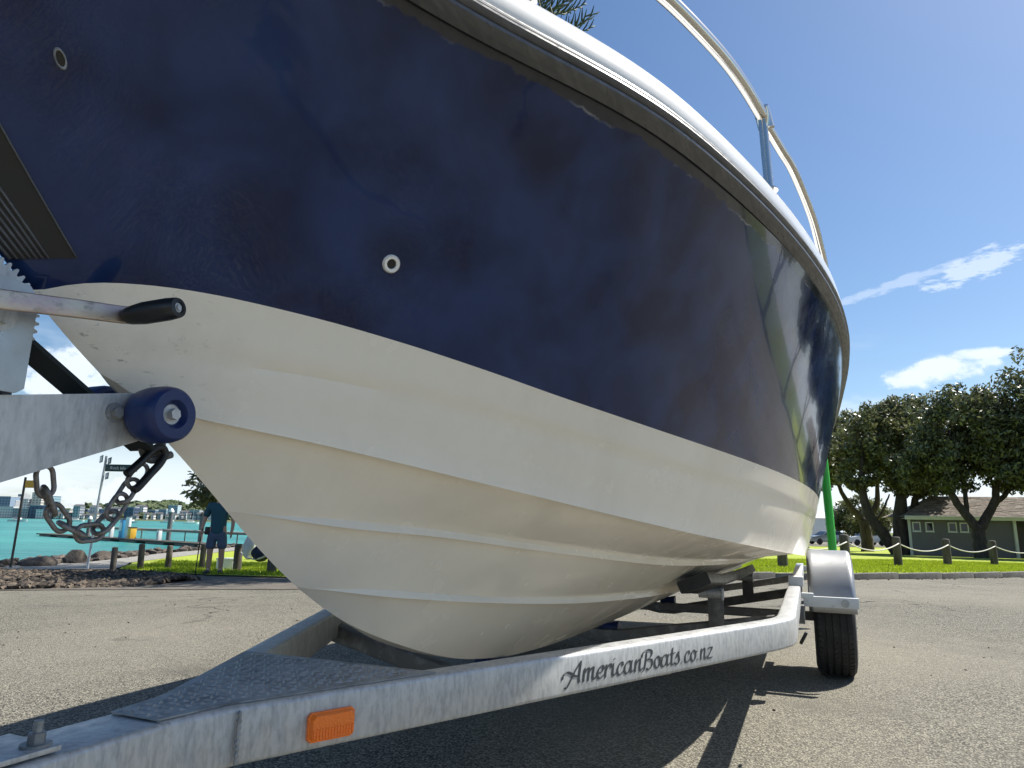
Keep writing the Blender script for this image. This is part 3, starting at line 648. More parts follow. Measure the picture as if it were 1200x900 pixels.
# ribbed black strip on the bow flare beside the stem
def bow_strip():
    def pt(t, k):
        ul = .512-.104*t; zl = stem(ul)+.004; ur = .578-.104*t; zr = 1.170+.102*t; a = k/9
        p, n = surf(ul+(ur-ul)*a, zl+(zr-zl)*a); return p, n
    gv = []; gf = []; T = [2.6*i/16 for i in range(17)]
    for t in T:
        for k in range(10): p, n = pt(t, k); gv.append(p+n*.0025)
    for i in range(16):
        for k in range(9): gf.append((i*10+k, i*10+k+1, i*10+11+k, i*10+10+k))
    root = mesh_obj('ribbed_strip', gv, gf, 'black', boat, smooth=True)
    for k in (0.3, 1.1, 1.9, 2.7, 3.5, 4.3, 5.1, 9):
        pts = [pt(t, k) for t in T]
        mesh_obj('rib', *tube_geo([p+n*.0035 for p, n in pts], .0019 if k < 9 else .0013, 6), 'rail_vinyl', root, smooth=True)
bow_strip()
# bow eye on the stem
pth = [L(.775, 0, .952), L(.752, 0, .938), L(.748, 0, .922), L(.765, 0, .910), L(.80, 0, .922)]
tube('bow_eye', smooth_path(pth, 6), .006, 'galv_dark', boat)

# ------------------------------------------------------------------ trailer
tr = empty('boat_trailer', ORG, ROTZ)
tag(tr, 'galvanised steel boat trailer with lettering on its near rail, under the boat', 'trailer')
ZT, ZB = .53, .44; ZM = (ZT+ZB)/2; HB = ZT-ZB
sweep('drawbar', [L(-1.15, .0, ZM), L(1.05, .0, ZM)], rrect(.12, HB-.004, .008), 'galv', tr)
gg = Geo(); gg.box(L(-1.2, 0, ZM+.02), (.22, .09, .07)); v, f = lathe_geo([(.0, .05), (.03, .045), (.045, .02), (.048, -.04), (.03, -.05)], 20, 'Z'); gg.add(shift(v, L(-1.32, 0, ZM+.03)), f)
gg.obj('coupling', 'galv_dark', tr, True, 40)
RW = .062
def rail_path(s):
    o = RW/2
    c = [(.80, .025+.0), (.93, .093-o), (2.30, .745-o), (2.46, .820-o), (2.53, .850-o), (2.59, .870-o), (2.66, .880-o), (2.74, .882-o), (4.0, .882-o), (6.95, .882-o)]
    return [L(u, s*v, ZM) for u, v in c]
near = sweep('side_rail', rail_path(1), rrect(RW, HB, .009), 'galv', tr); near['label'] = 'near galvanised side rail with dark script lettering'
far = sweep('side_rail', rail_path(-1), rrect(RW, HB, .009), 'galv', tr)
# welded joint bead where drawbar meets near rail
wb_ = []
for i in range(26): wb_.append(Vector(L(.905+.0012*math.sin(i*2.3), .0915+.003, ZB+.006+i*(HB-.012)/25)))
tube('weld_bead', wb_, [.0034+.0009*math.sin(i*1.9) for i in range(26)], 'galv_old', tr, 8)
# tread plate over the A-frame
pv = [L(.79, .050, 0), L(.90, .068, 0), L(1.27, .243, 0), L(1.265, -.243, 0), L(.90, -.068, 0), L(.79, -.050, 0)]
pl = mesh_obj('tread_plate', [(a[0], a[1], ZT+h) for h in (.0008, .003) for a in pv], [(5, 4, 3, 2, 1, 0), (6, 7, 8, 9, 10, 11)]+[(i, (i+1) % 6, 6+(i+1) % 6, 6+i) for i in range(6)], 'galv_old', tr)
gg = Geo(); nb = 0
for i in range(24):
    for j in range(-17, 18):
        u = .80+i*.0200; v = j*.0180+(.0090 if i % 2 else 0)
        if abs(v) < (.040 if u < .90 else .060+(u-.90)*.476-.006) and u < 1.258:
            a = R(38) if (i+j) % 2 else R(-38); q = Matrix.Rotation(a, 3, 'Z')
            c = Vector(L(u, v, ZT+.003)); l_, w_ = .0105, .0036
            gg.add([c+q @ Vector(x) for x in ((-l_, 0, 0), (0, -w_, 0), (l_, 0, 0), (0, w_, 0), (0, 0, .0038))], [(0, 1, 4), (1, 2, 4), (2, 3, 4), (3, 0, 4)])
tp = gg.obj('tread_bars', 'galv_worn', pl); tp['kind'] = 'stuff'

# lettering on the near rail, drawn with a broad pen
GL = {'A': ([[(.95, 1.6), (.62, .95), (.32, .15), (.12, -.28), (.0, -.22)], [(.95, 1.62), (.95, 1.0), (.93, .3), (.98, .0)], [(-.22, .42), (-.18, .75), (.05, .92), (.35, .78), (.62, .55), (.95, .5)]], 1.18),
      'm': ([[(.1, 1), (.1, .5), (.1, 0)], [(.1, .55), (.28, .96), (.42, .9), (.42, .5), (.42, 0)], [(.42, .55), (.6, .96), (.75, .9), (.74, .3), (.82, .02), (.98, .2)]], 1.0),
      'e': ([[(.1, .42), (.36, .5), (.5, .75), (.38, 1.0), (.14, .75), (.08, .3), (.26, .0), (.58, .25)]], .6),
      'r': ([[(.1, 1), (.1, .5), (.1, 0)], [(.1, .5), (.25, .92), (.42, 1.0), (.5, .72)]], .54),
      'i': ([[(.1, 1), (.1, .3), (.18, .02), (.36, .22)], [(.12, 1.34), (.15, 1.38)]], .38),
      'c': ([[(.48, .72), (.42, .98), (.2, .9), (.08, .45), (.16, .06), (.34, .02), (.58, .28)]], .58),
      'a': ([[(.58, .82), (.34, 1.0), (.1, .7), (.08, .2), (.26, .0), (.5, .3), (.6, .85)], [(.62, 1.0), (.58, .4), (.64, .04), (.84, .22)]], .84),
      'n': ([[(.1, 1), (.1, .5), (.1, 0)], [(.1, .5), (.3, .96), (.46, .92), (.46, .3), (.54, .02), (.72, .22)]], .74),
      'B': ([[(.22, 1.5), (.2, .8), (.12, .1), (-.05, -.1)], [(-.16, 1.1), (-.08, 1.5), (.3, 1.68), (.66, 1.5), (.62, 1.1), (.34, .86), (.7, .78), (.76, .3), (.5, -.02), (.3, .12)]], .92),
      'o': ([[(.3, 1.0), (.1, .75), (.1, .25), (.3, .0), (.5, .25), (.5, .75), (.3, 1.0)], [(.5, .8), (.66, .82)]], .62),
      't': ([[(.16, 1.5), (.14, .7), (.16, .1), (.28, .02), (.42, .2)], [(-.04, 1.02), (.18, 1.0), (.38, 1.04)]], .42),
      's': ([[(.12, .6), (.3, 1.08), (.36, .7), (.44, .3), (.26, .0), (.04, .12)]], .54),
      '.': ([[(.08, .06), (.14, .09), (.18, .12)]], .36),
      'z': ([[(.06, .94), (.26, .98), (.48, .94), (.28, .5), (.06, .06), (.28, .02), (.52, .06)]], .58)}
def pen(strokes, nib=(.066, .04), n=7):
    V = []; F = []
    for k, s in enumerate(strokes):
        P = smooth_path([(x, y, 0) for x, y in s], n) if len(s) > 2 else [Vector((x, y, 0)) for x, y in s]
        w = Vector((nib[0], nib[1], 0))*(1.15 if len(s) == 2 else 1); b = len(V); h = Vector((0, 0.026, 0))
        ring = []
        for p in P:   # an octagonal pen tip swept as overlapping quads
            V.extend([p-w-h, p+w-h, p+w+h, p-w+h])
        z = .00012*k
        for i in range(b, len(V)): V[i] = Vector((V[i].x, V[i].y, z))
        for i in range(len(P)):
            o = b+4*i; F.append((o, o+1, o+2, o+3))
            if i < len(P)-1:
                for j in range(4): F.append((o+j, o+(j+1) % 4, o+4+(j+1) % 4, o+4+j))
    return V, F
A0 = Vector(L(.93, .093, 0)); A1 = Vector(L(2.30, .745, 0)); ad = (A1-A0).normalized(); an = Vector((ad.y, -ad.x, 0))
if an.y > 0: an = -an
def on_face(s, z, off): return A0+ad*s+Vector((0, 0, z))+an*(off+.0031)
txt = 'AmericanBoats.co.nz'; tot = sum(GL[c][1] for c in txt)
S0 = (1.583-.93)/ad.x; S1 = (2.128-.93)/ad.x; hs = (S1-S0)/tot; x = 0.
for i, c in enumerate(txt):
    st, adv = GL[c]; V, F = pen(st); vv = []
    for p in V:
        gx = x+p.x+p.y*.10; t = (x+p.x)/tot
        zu = .0285; zb = .4655-.004*t
        vv.append(on_face(S0+gx*hs, zb+p.y*zu, .0009+p.z*.5))
    # one convex hull per pen step would overlap in-plane: nudge each face a hair outwards
    V2 = []; F2 = []
    for k, fc in enumerate(F):
        o = len(V2); V2 += [vv[j]+an*(k % 40)*.000004 for j in fc]; F2.append((o, o+1, o+2, o+3))
    mesh_obj('letter', V2, F2, 'decal', near); x += adv

# amber side lamp on the near rail
def lamp():
    s0 = (1.018-.93)/ad.x; s1 = (1.097-.93)/ad.x; zl0, zl1 = .4535, .5015; w = s1-s0; h = zl1-zl0
    q = Matrix((ad, Vector((0, 0, 1)), an)).transposed(); c = on_face((s0+s1)/2, (zl0+zl1)/2, 0)
    def blk(name, w, h, z0, z1, inset, material, parent):
        oct_ = lambda w, h, k: [(-w/2+k, -h/2), (w/2-k, -h/2), (w/2, -h/2+k), (w/2, h/2-k), (w/2-k, h/2), (-w/2+k, h/2), (-w/2, h/2-k), (-w/2, -h/2+k)]
        v = [c+q @ Vector((a, b, z0)) for a, b in oct_(w, h, .006)]+[c+q @ Vector((a, b, z1)) for a, b in oct_(w-inset, h-inset, .006)]
        f = [tuple(range(7, -1, -1)), tuple(range(8, 16))]+[(i, (i+1) % 8, 8+(i+1) % 8, 8+i) for i in range(8)]
        return mesh_obj(name, v, f, material, parent)
    m, t, p = new_mat('amber_lens'); p.inputs['Base Color'].default_value = (1.0, .20, .008, 1); p.inputs['Roughness'].default_value = .25; p.inputs['Coat Weight'].default_value = .5
    n = t.nodes; tcn = n.new('ShaderNodeTexCoord'); wv = n.new('ShaderNodeTexVoronoi'); wv.inputs['Scale'].default_value = 260; t.links.new(tcn.outputs['Object'], wv.inputs['Vector'])
    b = n.new('ShaderNodeBump'); b.inputs['Strength'].default_value = .5; b.inputs['Distance'].default_value = .002; t.links.new(wv.outputs['Distance'], b.inputs['Height']); t.links.new(b.outputs[0], p.inputs['Normal'])
    base = blk('marker_lamp', w, h, .0, .006, .001, m, tr); base['label'] = 'orange reflector lamp on the rail'
    blk('lens', w-.005, h-.005, .0065, .013, .006, m, base)
    for k in range(14):
        a = -w/2+.008+k*(w-.016)/13
        gg = Geo(); gg.box((0, 0, 0), (.0014, h*.36, .0012)); mesh_obj('lens_rib', [c+q @ (Vector(x)+Vector((a, -h*.20, .0136))) for x in gg.v], gg.f, m, base)
lamp()

# cross members dipping towards the keel, bunks and their brackets
def vbeam(u, zr, zk, m_='galv_dark', w=.815):
    P = [L(u, w, zr), L(u, .05, zk), L(u, -.05, zk), L(u, -w, zr)]
    sweep('cross_member', P, rrect(.05, .055, .006), m_, tr)
vbeam(2.02, .455, .345, w=.56); vbeam(3.42, .425, .305); vbeam(5.0, .425, .27); vbeam(6.5, .425, .28)
sweep('axle', [L(4.62, .98, .325), L(4.62, -.98, .325)], rrect(.05, .05, .008), 'galv_dark', tr)
for u in (2.02, 3.42, 5.0):
    kz = stem(u)-.035
    gg = Geo(); v, f = lathe_geo([(.0, -.05), (.032, -.05), (.022, 0), (.032, .05), (.0, .05)], 20, 'Y'); gg.add(shift(v, L(u+.06, 0, kz)), f); gg.obj('keel_roller', 'blue_rubber', tr, True, 40)
def hullz(u, v):
    S = section(u); V = [q[0] for q in S[:11]]; Z = [q[1] for q in S[:11]]; return float(np.interp(v, V, Z))
for s in (1, -1):
    v0 = .50
    pth = [(u, v0+(u-2.75)*.012) for u in (2.92, 3.4, 4.2, 5.06)]
    P = [L(u, s*v, hullz(u, v-.03)-.040) for u, v in pth]; ta = s*R(22)
    bk = sweep('bunk', P, [(a*math.cos(ta)-b*math.sin(ta), a*math.sin(ta)+b*math.cos(ta)) for a, b in rrect(.13, .05, .008)], 'black', tr)
    for u in (3.42, 5.0):
        v = v0+(u-2.75)*.012; zt = hullz(u, v-.06)-.06; zb = .30+.13*v/.8
        bev_box('bunk_bracket', L(u-.035, s*(v+.02), (zt+zb)/2), (.012, .07, zt-zb+.06), 'galv_dark', tr, .002)
        gg = Geo(); v_, f_ = lathe_geo([(.0, -.05), (.024, -.05), (.024, .05), (.0, .05)], 16, 'Y'); gg.add(shift(v_, L(u-.06, s*(v+.0), zt-.0)), f_); gg.obj('swivel_pin', 'galv', tr, True, 40)
        bev_box('swivel_clamp', L(u-.06, s*(v+.055), zt-.005), (.05, .008, .05), 'galv', tr, .002)
    # rail-side bracket for the mudguard and spring hanger
    bev_box('hanger', L(3.98, s*.872, ZM-.085), (.07, .05, .09), 'galv_dark', tr, .003)
    bev_box('rail_clamp', L(4.16, s*.862, ZT+.022), (.10, .075, .05), 'wpaint', tr, .004)
    bev_box('leaf_spring', L(4.62, s*.872, .37), (1.0, .045, .018), 'galv_dark', tr, .003)
bev_box('hose_end', L(3.0, .898, .415), (.02, .012, .05), 'black', tr, .003, Matrix.Rotation(.5, 3, 'X'))

# wheels: rim with tyre, and mudguards
def wheel(s):
    RD = .325; w = .098
    rimprof = [(.0, -.01), (.075, -.01), (.085, .012), (.12, .02), (.165, -.02), (.178, .07), (.193, .076), (.196, .07), (.18, -.075), (.195, -.08), (.0, -.08)]
    cx = L(4.66, s*1.045, RD)
    v, f = lathe_geo([(r, -s*a) for r, a in rimprof], 40, 'Y'); wh = mesh_obj('wheel', v, f, 'galv_old', tr, True, sharp=35); wh.location = cx
    prof = [(.19, -w*.80), (.225, -w*1.04), (.27, -w*1.10), (.302, -w*1.03), (.316, -w*.90)]
    for g0 in (-.56, -.2, .2, .56):
        prof += [(.3235-.004*abs(g0), (g0-.07)*w), (.3165, (g0-.055)*w), (.3165, (g0+.055)*w), (.3235-.004*abs(g0), (g0+.07)*w)]
    prof += [(.316, w*.90), (.302, w*1.03), (.27, w*1.10), (.225, w*1.04), (.19, w*.80)]
    v, f = lathe_geo(prof, 72, 'Y', closed=True); mesh_obj('tyre', v, f, 'tyre', wh, True, sharp=30)
    gg = Geo()     # shoulder tread blocks and angled sipes
    for k in range(66):
        a = 2*math.pi*k/66
        for b0, b1, sk in ((-.88, -.66, .012), (.66, .88, -.012), (-.46, -.3, .02), (.3, .46, -.02), (-.1, .1, .02)):
            rr = .3265; q = []
            for da in (-.028, .028):
                for bb in (b0, b1):
                    for r_ in (.315, rr-.004*abs(b0)): an_ = a+da+sk*(1 if bb == b1 else -1); q.append((r_*math.cos(an_), bb*w, r_*math.sin(an_)))
            gg.add(q, [(1, 3, 7, 5), (0, 1, 5, 4), (2, 6, 7, 3), (0, 2, 3, 1), (4, 5, 7, 6)])
    tb = gg.obj('tread_blocks', 'tyre', wh); tb['kind'] = 'stuff'
    # mudguard: rounded shell
    gv = []; gf = []; na, nb = 28, 25
    for i in range(na+1):
        a = R(172-164*i/na); 
        for j in range(nb):
            t = math.sin(math.pi/2*(-1+2*j/(nb-1))); side = abs(t)
            q_ = max(0, (side-.80)/.20); rad = .378-.034*(1-math.sqrt(max(0, 1-q_*q_))); half = .122
            gv.append(L(4.66+rad*math.cos(a), s*(1.04+t*half), .33+rad*math.sin(a)))
    for i in range(na):
        for j in range(nb-1): gf.append((i*nb+j, i*nb+j+1, (i+1)*nb+j+1, (i+1)*nb+j))
    fd = mesh_obj('mudguard', gv, gf, 'fender', tr, True); md = fd.modifiers.new('thick', 'SOLIDIFY'); md.thickness = .003; md.offset = -1
    bev_box('mudguard_bracket', L(4.245, s*1.03, .442), (.028, .275, .055), 'wpaint', tr, .003)
    hexbolt('bolt', L(4.229, s*1.10, .44), (-1, 0, 0), .012, .012, 'galv', tr)
    bev_box('mudguard_stay', L(4.25, s*.915, .47), (.04, .06, .03), 'wpaint', tr, .003)
for s in (1, -1): wheel(s)
# green guide pole on the rear corner
bev_box('rear_outrigger', L(6.93, 1.0, ZM), (.06, .30, .05), 'galv', tr, .004)
tube('guide_pole', [L(6.93, 1.135, .46), L(6.93, 1.125, 1.0), L(6.93, 1.10, 1.92)], .036, 'green_pvc', tr, 16)
tube('guide_pole', [L(6.93, -1.135, .46), L(6.93, -1.125, 1.0), L(6.93, -1.10, 1.92)], .036, 'green_pvc', tr, 16)
bev_box('rear_outrigger', L(6.93, -1.0, ZM), (.06, .30, .05), 'galv', tr, .004)

# winch post, bow arm, rollers
post = sweep('winch_post', [L(.535, 0, ZT), L(.42, 0, .97)], rrect(.08, .07, .008), 'galv', tr)
bev_box('post_foot', L(.56, 0, ZT+.0045), (.17, .105, .007), 'galv', post, .002)
hexbolt('bolt', L(.626, .03, ZT+.008), (0, 0, 1), .0105, .016, 'galv_old', post, .014)
arm_p = [(.36, .962), (.507, .963), (.690, 1.0005), (.722, .985), (.722, .950), (.700, .930), (.53, .862), (.36, .79)]
arm = None
for s in (1, -1):
    n_ = len(arm_p); vv = [L(u, s*v, z) for v in (.040, .046) for u, z in arm_p]
    f = [tuple(range(n_)), tuple(range(2*n_-1, n_-1, -1))]+[(i, (i+1) % n_, n_+(i+1) % n_, n_+i) for i in range(n_)]
    bm = bmesh.new(); bv = [bm.verts.new(x) for x in vv]
    for q in f: bm.faces.new([bv[i] for i in q])
    o = bm_obj('bow_arm' if s == 1 else 'arm_cheek', bm, 'galv', tr if s == 1 else arm, bevel=.0012)
    if s == 1: arm = o
    hexbolt('bolt', L(.659, s*.046, .966), (0, -s, 0), .0085, .010, 'galv_old', arm)
web = mesh_obj('arm_web', [L(.36, .04, .958), L(.36, -.04, .958), L(.507, -.04, .959), L(.507, .04, .959), L(.64, -.04, .986), L(.64, .04, .986)], [(0, 1, 2, 3), (3, 2, 4, 5)], 'galv', arm)
hexbolt('bolt', L(.527, .018, .963), (0, 0, 1), .008, .014, 'galv_dark', arm)
for s in (1, -1):
    prof = [(.0, -.032), (.033, -.032), (.039, -.026), (.0415, -.012), (.0415, .014), (.039, .026), (.035, .031), (.021, .031), (.0165, .022), (.0, .022)]
    v, f = lathe_geo([(r, -s*a) for r, a in prof], 40, 'Y')
    rl = mesh_obj('bow_roller', v, f, 'blue_rubber', tr, True, sharp=40); rl.location = L(.704, s*.082, .968) if s == 1 else L(.728, -.082, .984)
    hexbolt('axle_bolt', (0, -s*.020, 0), (0, -s, 0), .0085, .012, 'galv', rl)
# winch
win = None
for s in (1, -1):
    pts = [(.40, .968), (.518, .968), (.527, .975), (.527, 1.09), (.515, 1.105), (.40, 1.115)]
    n_ = len(pts); vv = [L(u, s*v, z) for v in (.052, .056) for u, z in pts]
    f = [tuple(range(n_)), tuple(range(2*n_-1, n_-1, -1))]+[(i, (i+1) % n_, n_+(i+1) % n_, n_+i) for i in range(n_)]
    o = mesh_obj('winch' if s == 1 else 'side_plate', vv, f, 'plate', tr if s == 1 else win)
    if s == 1: win = o
hexbolt('bolt', L(.487, .056, 1.058), (0, -1, 0), .011, .009, 'galv', win)
def gear(name, u, v, z, r, teeth, th):
    vv = []; n_ = teeth*4
    for w in (v-th/2, v+th/2):
        for i in range(n_):
            rr = r if i % 4 in (0, 1) else r*.90; a = 2*math.pi*i/n_; vv.append(L(u+rr*math.cos(a), w, z+rr*math.sin(a)))
    f = [tuple(range(n_)), tuple(range(2*n_-1, n_-1, -1))]+[(i, (i+1) % n_, n_+(i+1) % n_, n_+i) for i in range(n_)]
    mesh_obj(name, vv, f, 'galv', win)
gear('gear', .462, .046, 1.060, .074, 44, .007)
gg = Geo(); v, f = lathe_geo([(.0, -.035), (.024, -.035), (.024, .035), (.0, .035)], 20, 'Y'); gg.add(shift(v, L(.470, 0, 1.055)), f); gg.obj('drum', 'galv_dark', win, True, 40)
# crank: flat bar with an offset, black grip that points towards the viewer
cp = [L(.36, .098, 1.047), L(.555, .098, 1.082), L(.605, .104, 1.089), L(.622, .108, 1.092)]
cr = sweep('crank', cp, rrect(.0065, .024, .002), 'zinc', win)
gpt = [(.0, -.006), (.0105, -.006), (.0125, .0), (.0150, .022), (.0150, .062), (.0138, .076), (.0128, .079), (.0075, .080), (.006, .077), (.0, .077)]
v, f = lathe_geo(gpt, 28, 'Z'); q = Vector((.10, -1, .06)).normalized().to_track_quat('Z', 'Y').to_matrix()
gr = mesh_obj('handle_grip', [Vector(L(.610, .118, 1.088))+q @ Vector(a) for a in v], f, 'black', cr, True, sharp=45)
hexbolt('pin', Vector(L(.610, .118, 1.088))+q @ Vector((0, 0, .0772)), q @ Vector((0, 0, 1)), .004, .003, 'galv', gr)
# webbing strap from the drum to the bow eye
def ribbon(name, a, b, w, th, material, parent):
    a, b = Vector(a), Vector(b); t = (b-a).normalized(); side = Vector((0, 1, 0)); up = side.cross(t).normalized(); v = []
    for p in (a, b):
        for x, y in ((-1, -1), (1, -1), (1, 1), (-1, 1)): v.append(p+side*x*w/2+up*y*th/2)
    return mesh_obj(name, v, [(0, 1, 2, 3), (7, 6, 5, 4), (0, 4, 5, 1), (1, 5, 6, 2), (2, 6, 7, 3), (3, 7, 4, 0)], material, parent)
ribbon('winch_strap', L(.488, 0, 1.078), L(.748, 0, .925), .052, .006, 'strap', win)

# safety chain, hook and shackle: a thing of its own
def link_geo(c, t, n, ln, wd, r):
    """an oval link: long axis t, in the plane with normal n"""
    t = Vector(t).normalized(); n = Vector(n); n = (n-t*n.dot(t)).normalized(); s = n.cross(t); pts = []; h = ln/2-wd/2; k = 9
    for i in range(k): a = -math.pi/2+math.pi*i/(k-1); pts.append(Vector(c)+t*(h+wd/2*math.cos(a))+s*(wd/2*math.sin(a)))
    for i in range(k): a = math.pi/2+math.pi*i/(k-1); pts.append(Vector(c)+t*(-h+wd/2*math.cos(a))+s*(wd/2*math.sin(a)))
    m_ = 8; v = []; f = []; K = len(pts)
    for i in range(K):
        d = (pts[(i+1) % K]-pts[i-1]).normalized(); b = d.cross(n)
        for j in range(m_): g_ = 2*math.pi*j/m_; v.append(pts[i]+(n*math.cos(g_)+b*math.sin(g_))*r)
    for i in range(K):
        for j in range(m_): f.append((i*m_+j, i*m_+(j+1) % m_, ((i+1) % K)*m_+(j+1) % m_, ((i+1) % K)*m_+j))
    return v, f
ch = empty('safety_chain', ORG, ROTZ)
tag(ch, 'rusty steel safety chain hanging from the bow arm to the boat\'s bow eye', 'chain')
cpath = smooth_path([L(.603, 0, .880), L(.612, 0, .848), L(.632, 0, .818), L(.655, 0, .803), L(.680, 0, .799), L(.700, 0, .811), L(.720, 0, .842), L(.737, 0, .872), L(.752, 0, .895)], 12)
cum = [0.]
for a, b in zip(cpath[:-1], cpath[1:]): cum.append(cum[-1]+(b-a).length)
nl = 9
for i in range(nl):
    s = cum[-1]*(i+.5)/nl; k = min(len(cum)-2, int(np.searchsorted(cum, s))-1); k = max(0, k); c = cpath[k].lerp(cpath[k+1], (s-cum[k])/(cum[k+1]-cum[k])); t = cpath[min(k+3, len(cpath)-1)]-cpath[max(0, k-3)]
    nrm_ = Vector((0, 1, 0)) if i % 2 == 0 else Vector((0, 1, 0)).cross(t)
    nrm_ = nrm_.normalized()+Vector((0, .35, 0))*(1 if i % 2 else 0)
    v, f = link_geo(c, t, nrm_, cum[-1]/nl+.0140, .0225, .0034); mesh_obj('link', v, f, 'chain', ch, True)
hk = smooth_path([L(.716, .012, .884), L(.735, .012, .902), L(.757, .012, .925), L(.770, .012, .930), L(.778, .012, .922), L(.772, .012, .906), L(.755, .012, .886), L(.738, .012, .866), L(.73, .012, .862)], 6)
tube('snap_hook', hk, .0062, 'black', ch, 10)
v, f = link_geo(L(.768, .0, .930), L(.5, 0, .4), (0, 1, .3), .034, .024, .0045); mesh_obj('shackle', v, f, 'galv_dark', ch, True)
# ---- ENV START

# ------------------------------------------------------------------ trees
RNG = np.random.default_rng(7)
def leaf_mesh(name, centers, sizes, n_per, leaf, material, parent, flat=0.35, squash=0.8):
    """many small rhombic leaves scattered through clumps"""
    tot = len(centers)*n_per; C = np.repeat(np.array(centers), n_per, 0); Sz = np.repeat(np.array(sizes), n_per)
    d = RNG.normal(size=(tot, 3)); d /= np.linalg.norm(d, axis=1)[:, None]; rr = RNG.random(tot)**0.45
    P = C+d*(rr*Sz)[:, None]*np.array([1, 1, squash])
    nn = RNG.normal(size=(tot, 3))*0.8+d*0.5; nn[:, 2] += flat; nn /= np.linalg.norm(nn, axis=1)[:, None]
    a = np.cross(nn, RNG.normal(size=(tot, 3))); a /= np.linalg.norm(a, axis=1)[:, None]; b = np.cross(nn, a)
    s = leaf*(0.6+0.8*RNG.random(tot))[:, None]
    V = np.stack([P-a*s, P-b*s*0.42, P+a*s, P+b*s*0.42], 1).reshape(-1, 3)
    me = bpy.data.meshes.new(name); me.vertices.add(tot*4); me.vertices.foreach_set('co', V.ravel().astype(np.float32))
    me.loops.add(tot*4); me.loops.foreach_set('vertex_index', np.arange(tot*4, dtype=np.int32)); me.polygons.add(tot)
    me.polygons.foreach_set('loop_start', np.arange(0, tot*4, 4, dtype=np.int32)); me.update(calc_edges=True); me.validate()
    return link_mesh(name, me, material, parent)
def clumps(lobes, dens):
    out = []; sz = []
    for cx, cy, cz, rx, ry, rz in lobes:
        n = max(6, int(dens*(rx*ry*rz)**(2/3)))
        for _ in range(n):
            d = RNG.normal(size=3); d /= np.linalg.norm(d); r = 0.5+0.5*RNG.random()**0.6; r *= 1+0.10*RNG.normal()
            if d[2] < -0.45: r *= 0.75
            out.append((cx+d[0]*rx*r, cy+d[1]*ry*r, cz+d[2]*rz*r)); sz.append(0.16*(rx+ry+rz)/3*(0.7+0.7*RNG.random())+0.25)
    return out, sz
def tree(name, label, base, stems, lobes, dens=11, n_per=70, leaf=0.17, material='leaf', group=None, squash=0.8, twigs=0.5):
    bx, by = base; bz = g(bx, by); root = empty(name, (bx, by, bz)); tag(root, label, 'tree', group)
    rel = [(cx-bx, cy-by, cz-bz, rx, ry, rz) for cx, cy, cz, rx, ry, rz in lobes]
    cc, ss = clumps(rel, dens)
    gg = Geo(); tips = []
    for st in stems:
        pts = smooth_path([p[:3] for p in st], 5); rad = np.interp(np.linspace(0, 1, len(pts)), np.linspace(0, 1, len(st)), [p[3] for p in st])
        pts = [p+Vector(RNG.normal(size=3)*0.02) for p in pts]
        gg.add(*tube_geo(pts, list(rad), 9)); tips.append((pts[-1], rad[-1])); tips.append((pts[int(len(pts)*.7)], rad[int(len(pts)*.7)]))
    for k, c in enumerate(cc):
        if RNG.random() > twigs: continue
        c = Vector(c); t, r0 = min(tips, key=lambda q: (q[0]-c).length); mid = t.lerp(c, .5)+Vector(RNG.normal(size=3)*0.25); mid.z += .15
        r0 = min(r0*.6, .10); gg.add(*tube_geo(smooth_path([t, mid, c], 3), list(np.linspace(r0, .018, 7)), 5))
    gg.obj('trunk', 'bark', root, True)
    leaf_mesh('crown', cc, ss, n_per, leaf, material, root, squash=squash)
    return root
PG = 'broad evergreen trees around the grey building'
tree('broad_tree', 'tall dark evergreen forking low in front of the grey building', (25.6, 38.0),
     [[(0, 0, -.2, .40), (.0, 0, .8, .33), (.05, 0, 1.9, .30)], [(.0, 0, 1.6, .26), (-.9, .1, 3.0, .20), (-1.6, .2, 4.6, .13), (-1.9, .3, 6.5, .07)], [(.05, 0, 1.6, .27), (1.0, 0, 3.0, .21), (1.5, 0, 4.6, .16), (2.8, 0, 7.0, .08)],
      [(1.0, 0, 2.9, .15), (2.2, .2, 3.9, .12), (3.6, .3, 5.2, .07)], [(-.5, 0, 2.4, .13), (-.3, .3, 4.5, .10), (.2, .5, 7.0, .06)]],
     [(25.4, 38.2, 6.4, 2.4, 2.6, 2.5), (27.3, 38.2, 6.2, 2.2, 2.4, 2.5), (24.0, 38.4, 4.9, 1.8, 2.0, 1.6), (27.0, 37.0, 4.9, 1.9, 1.6, 1.3), (28.8, 38.2, 4.9, 1.6, 1.8, 1.5), (23.2, 39, 4.4, 1.3, 1.4, 1.0), (24.6, 38.2, 3.7, 1.5, 1.5, .8), (28.2, 38.0, 3.8, 1.7, 1.6, .9)], 14, 140, .125, 'leaf', PG)
tree('broad_tree', 'thick-trunked evergreen with a limb leaning left at the building corner', (23.9, 42.4),
     [[(0, 0, -.2, .62), (-.05, 0, 1.0, .52), (.0, 0, 2.6, .40), (.3, 0, 4.4, .22), (.6, 0, 6.0, .10)], [(-.2, 0, -.1, .40), (-1.2, -.2, 1.2, .33), (-2.1, -.2, 2.6, .28), (-2.3, -.2, 4.4, .20), (-2.0, 0, 6.2, .10)], [(.2, 0, .8, .30), (.8, .1, 2.6, .24), (1.5, .2, 4.6, .14)]],
     [(24.7, 43, 6.0, 2.9, 2.8, 2.5), (22.4, 42.6, 6.4, 1.8, 2.0, 1.9), (26.6, 43.5, 5.2, 2.0, 2.0, 1.7), (25.2, 43, 8.0, 2.0, 2.0, 1.4), (24.2, 42, 4.0, 1.9, 1.6, 1.1), (21.6, 42.6, 4.2, 1.4, 1.4, 1.1), (25.8, 43.2, 3.7, 1.5, 1.5, .9)], 13, 140, .125, 'leaf2', PG)
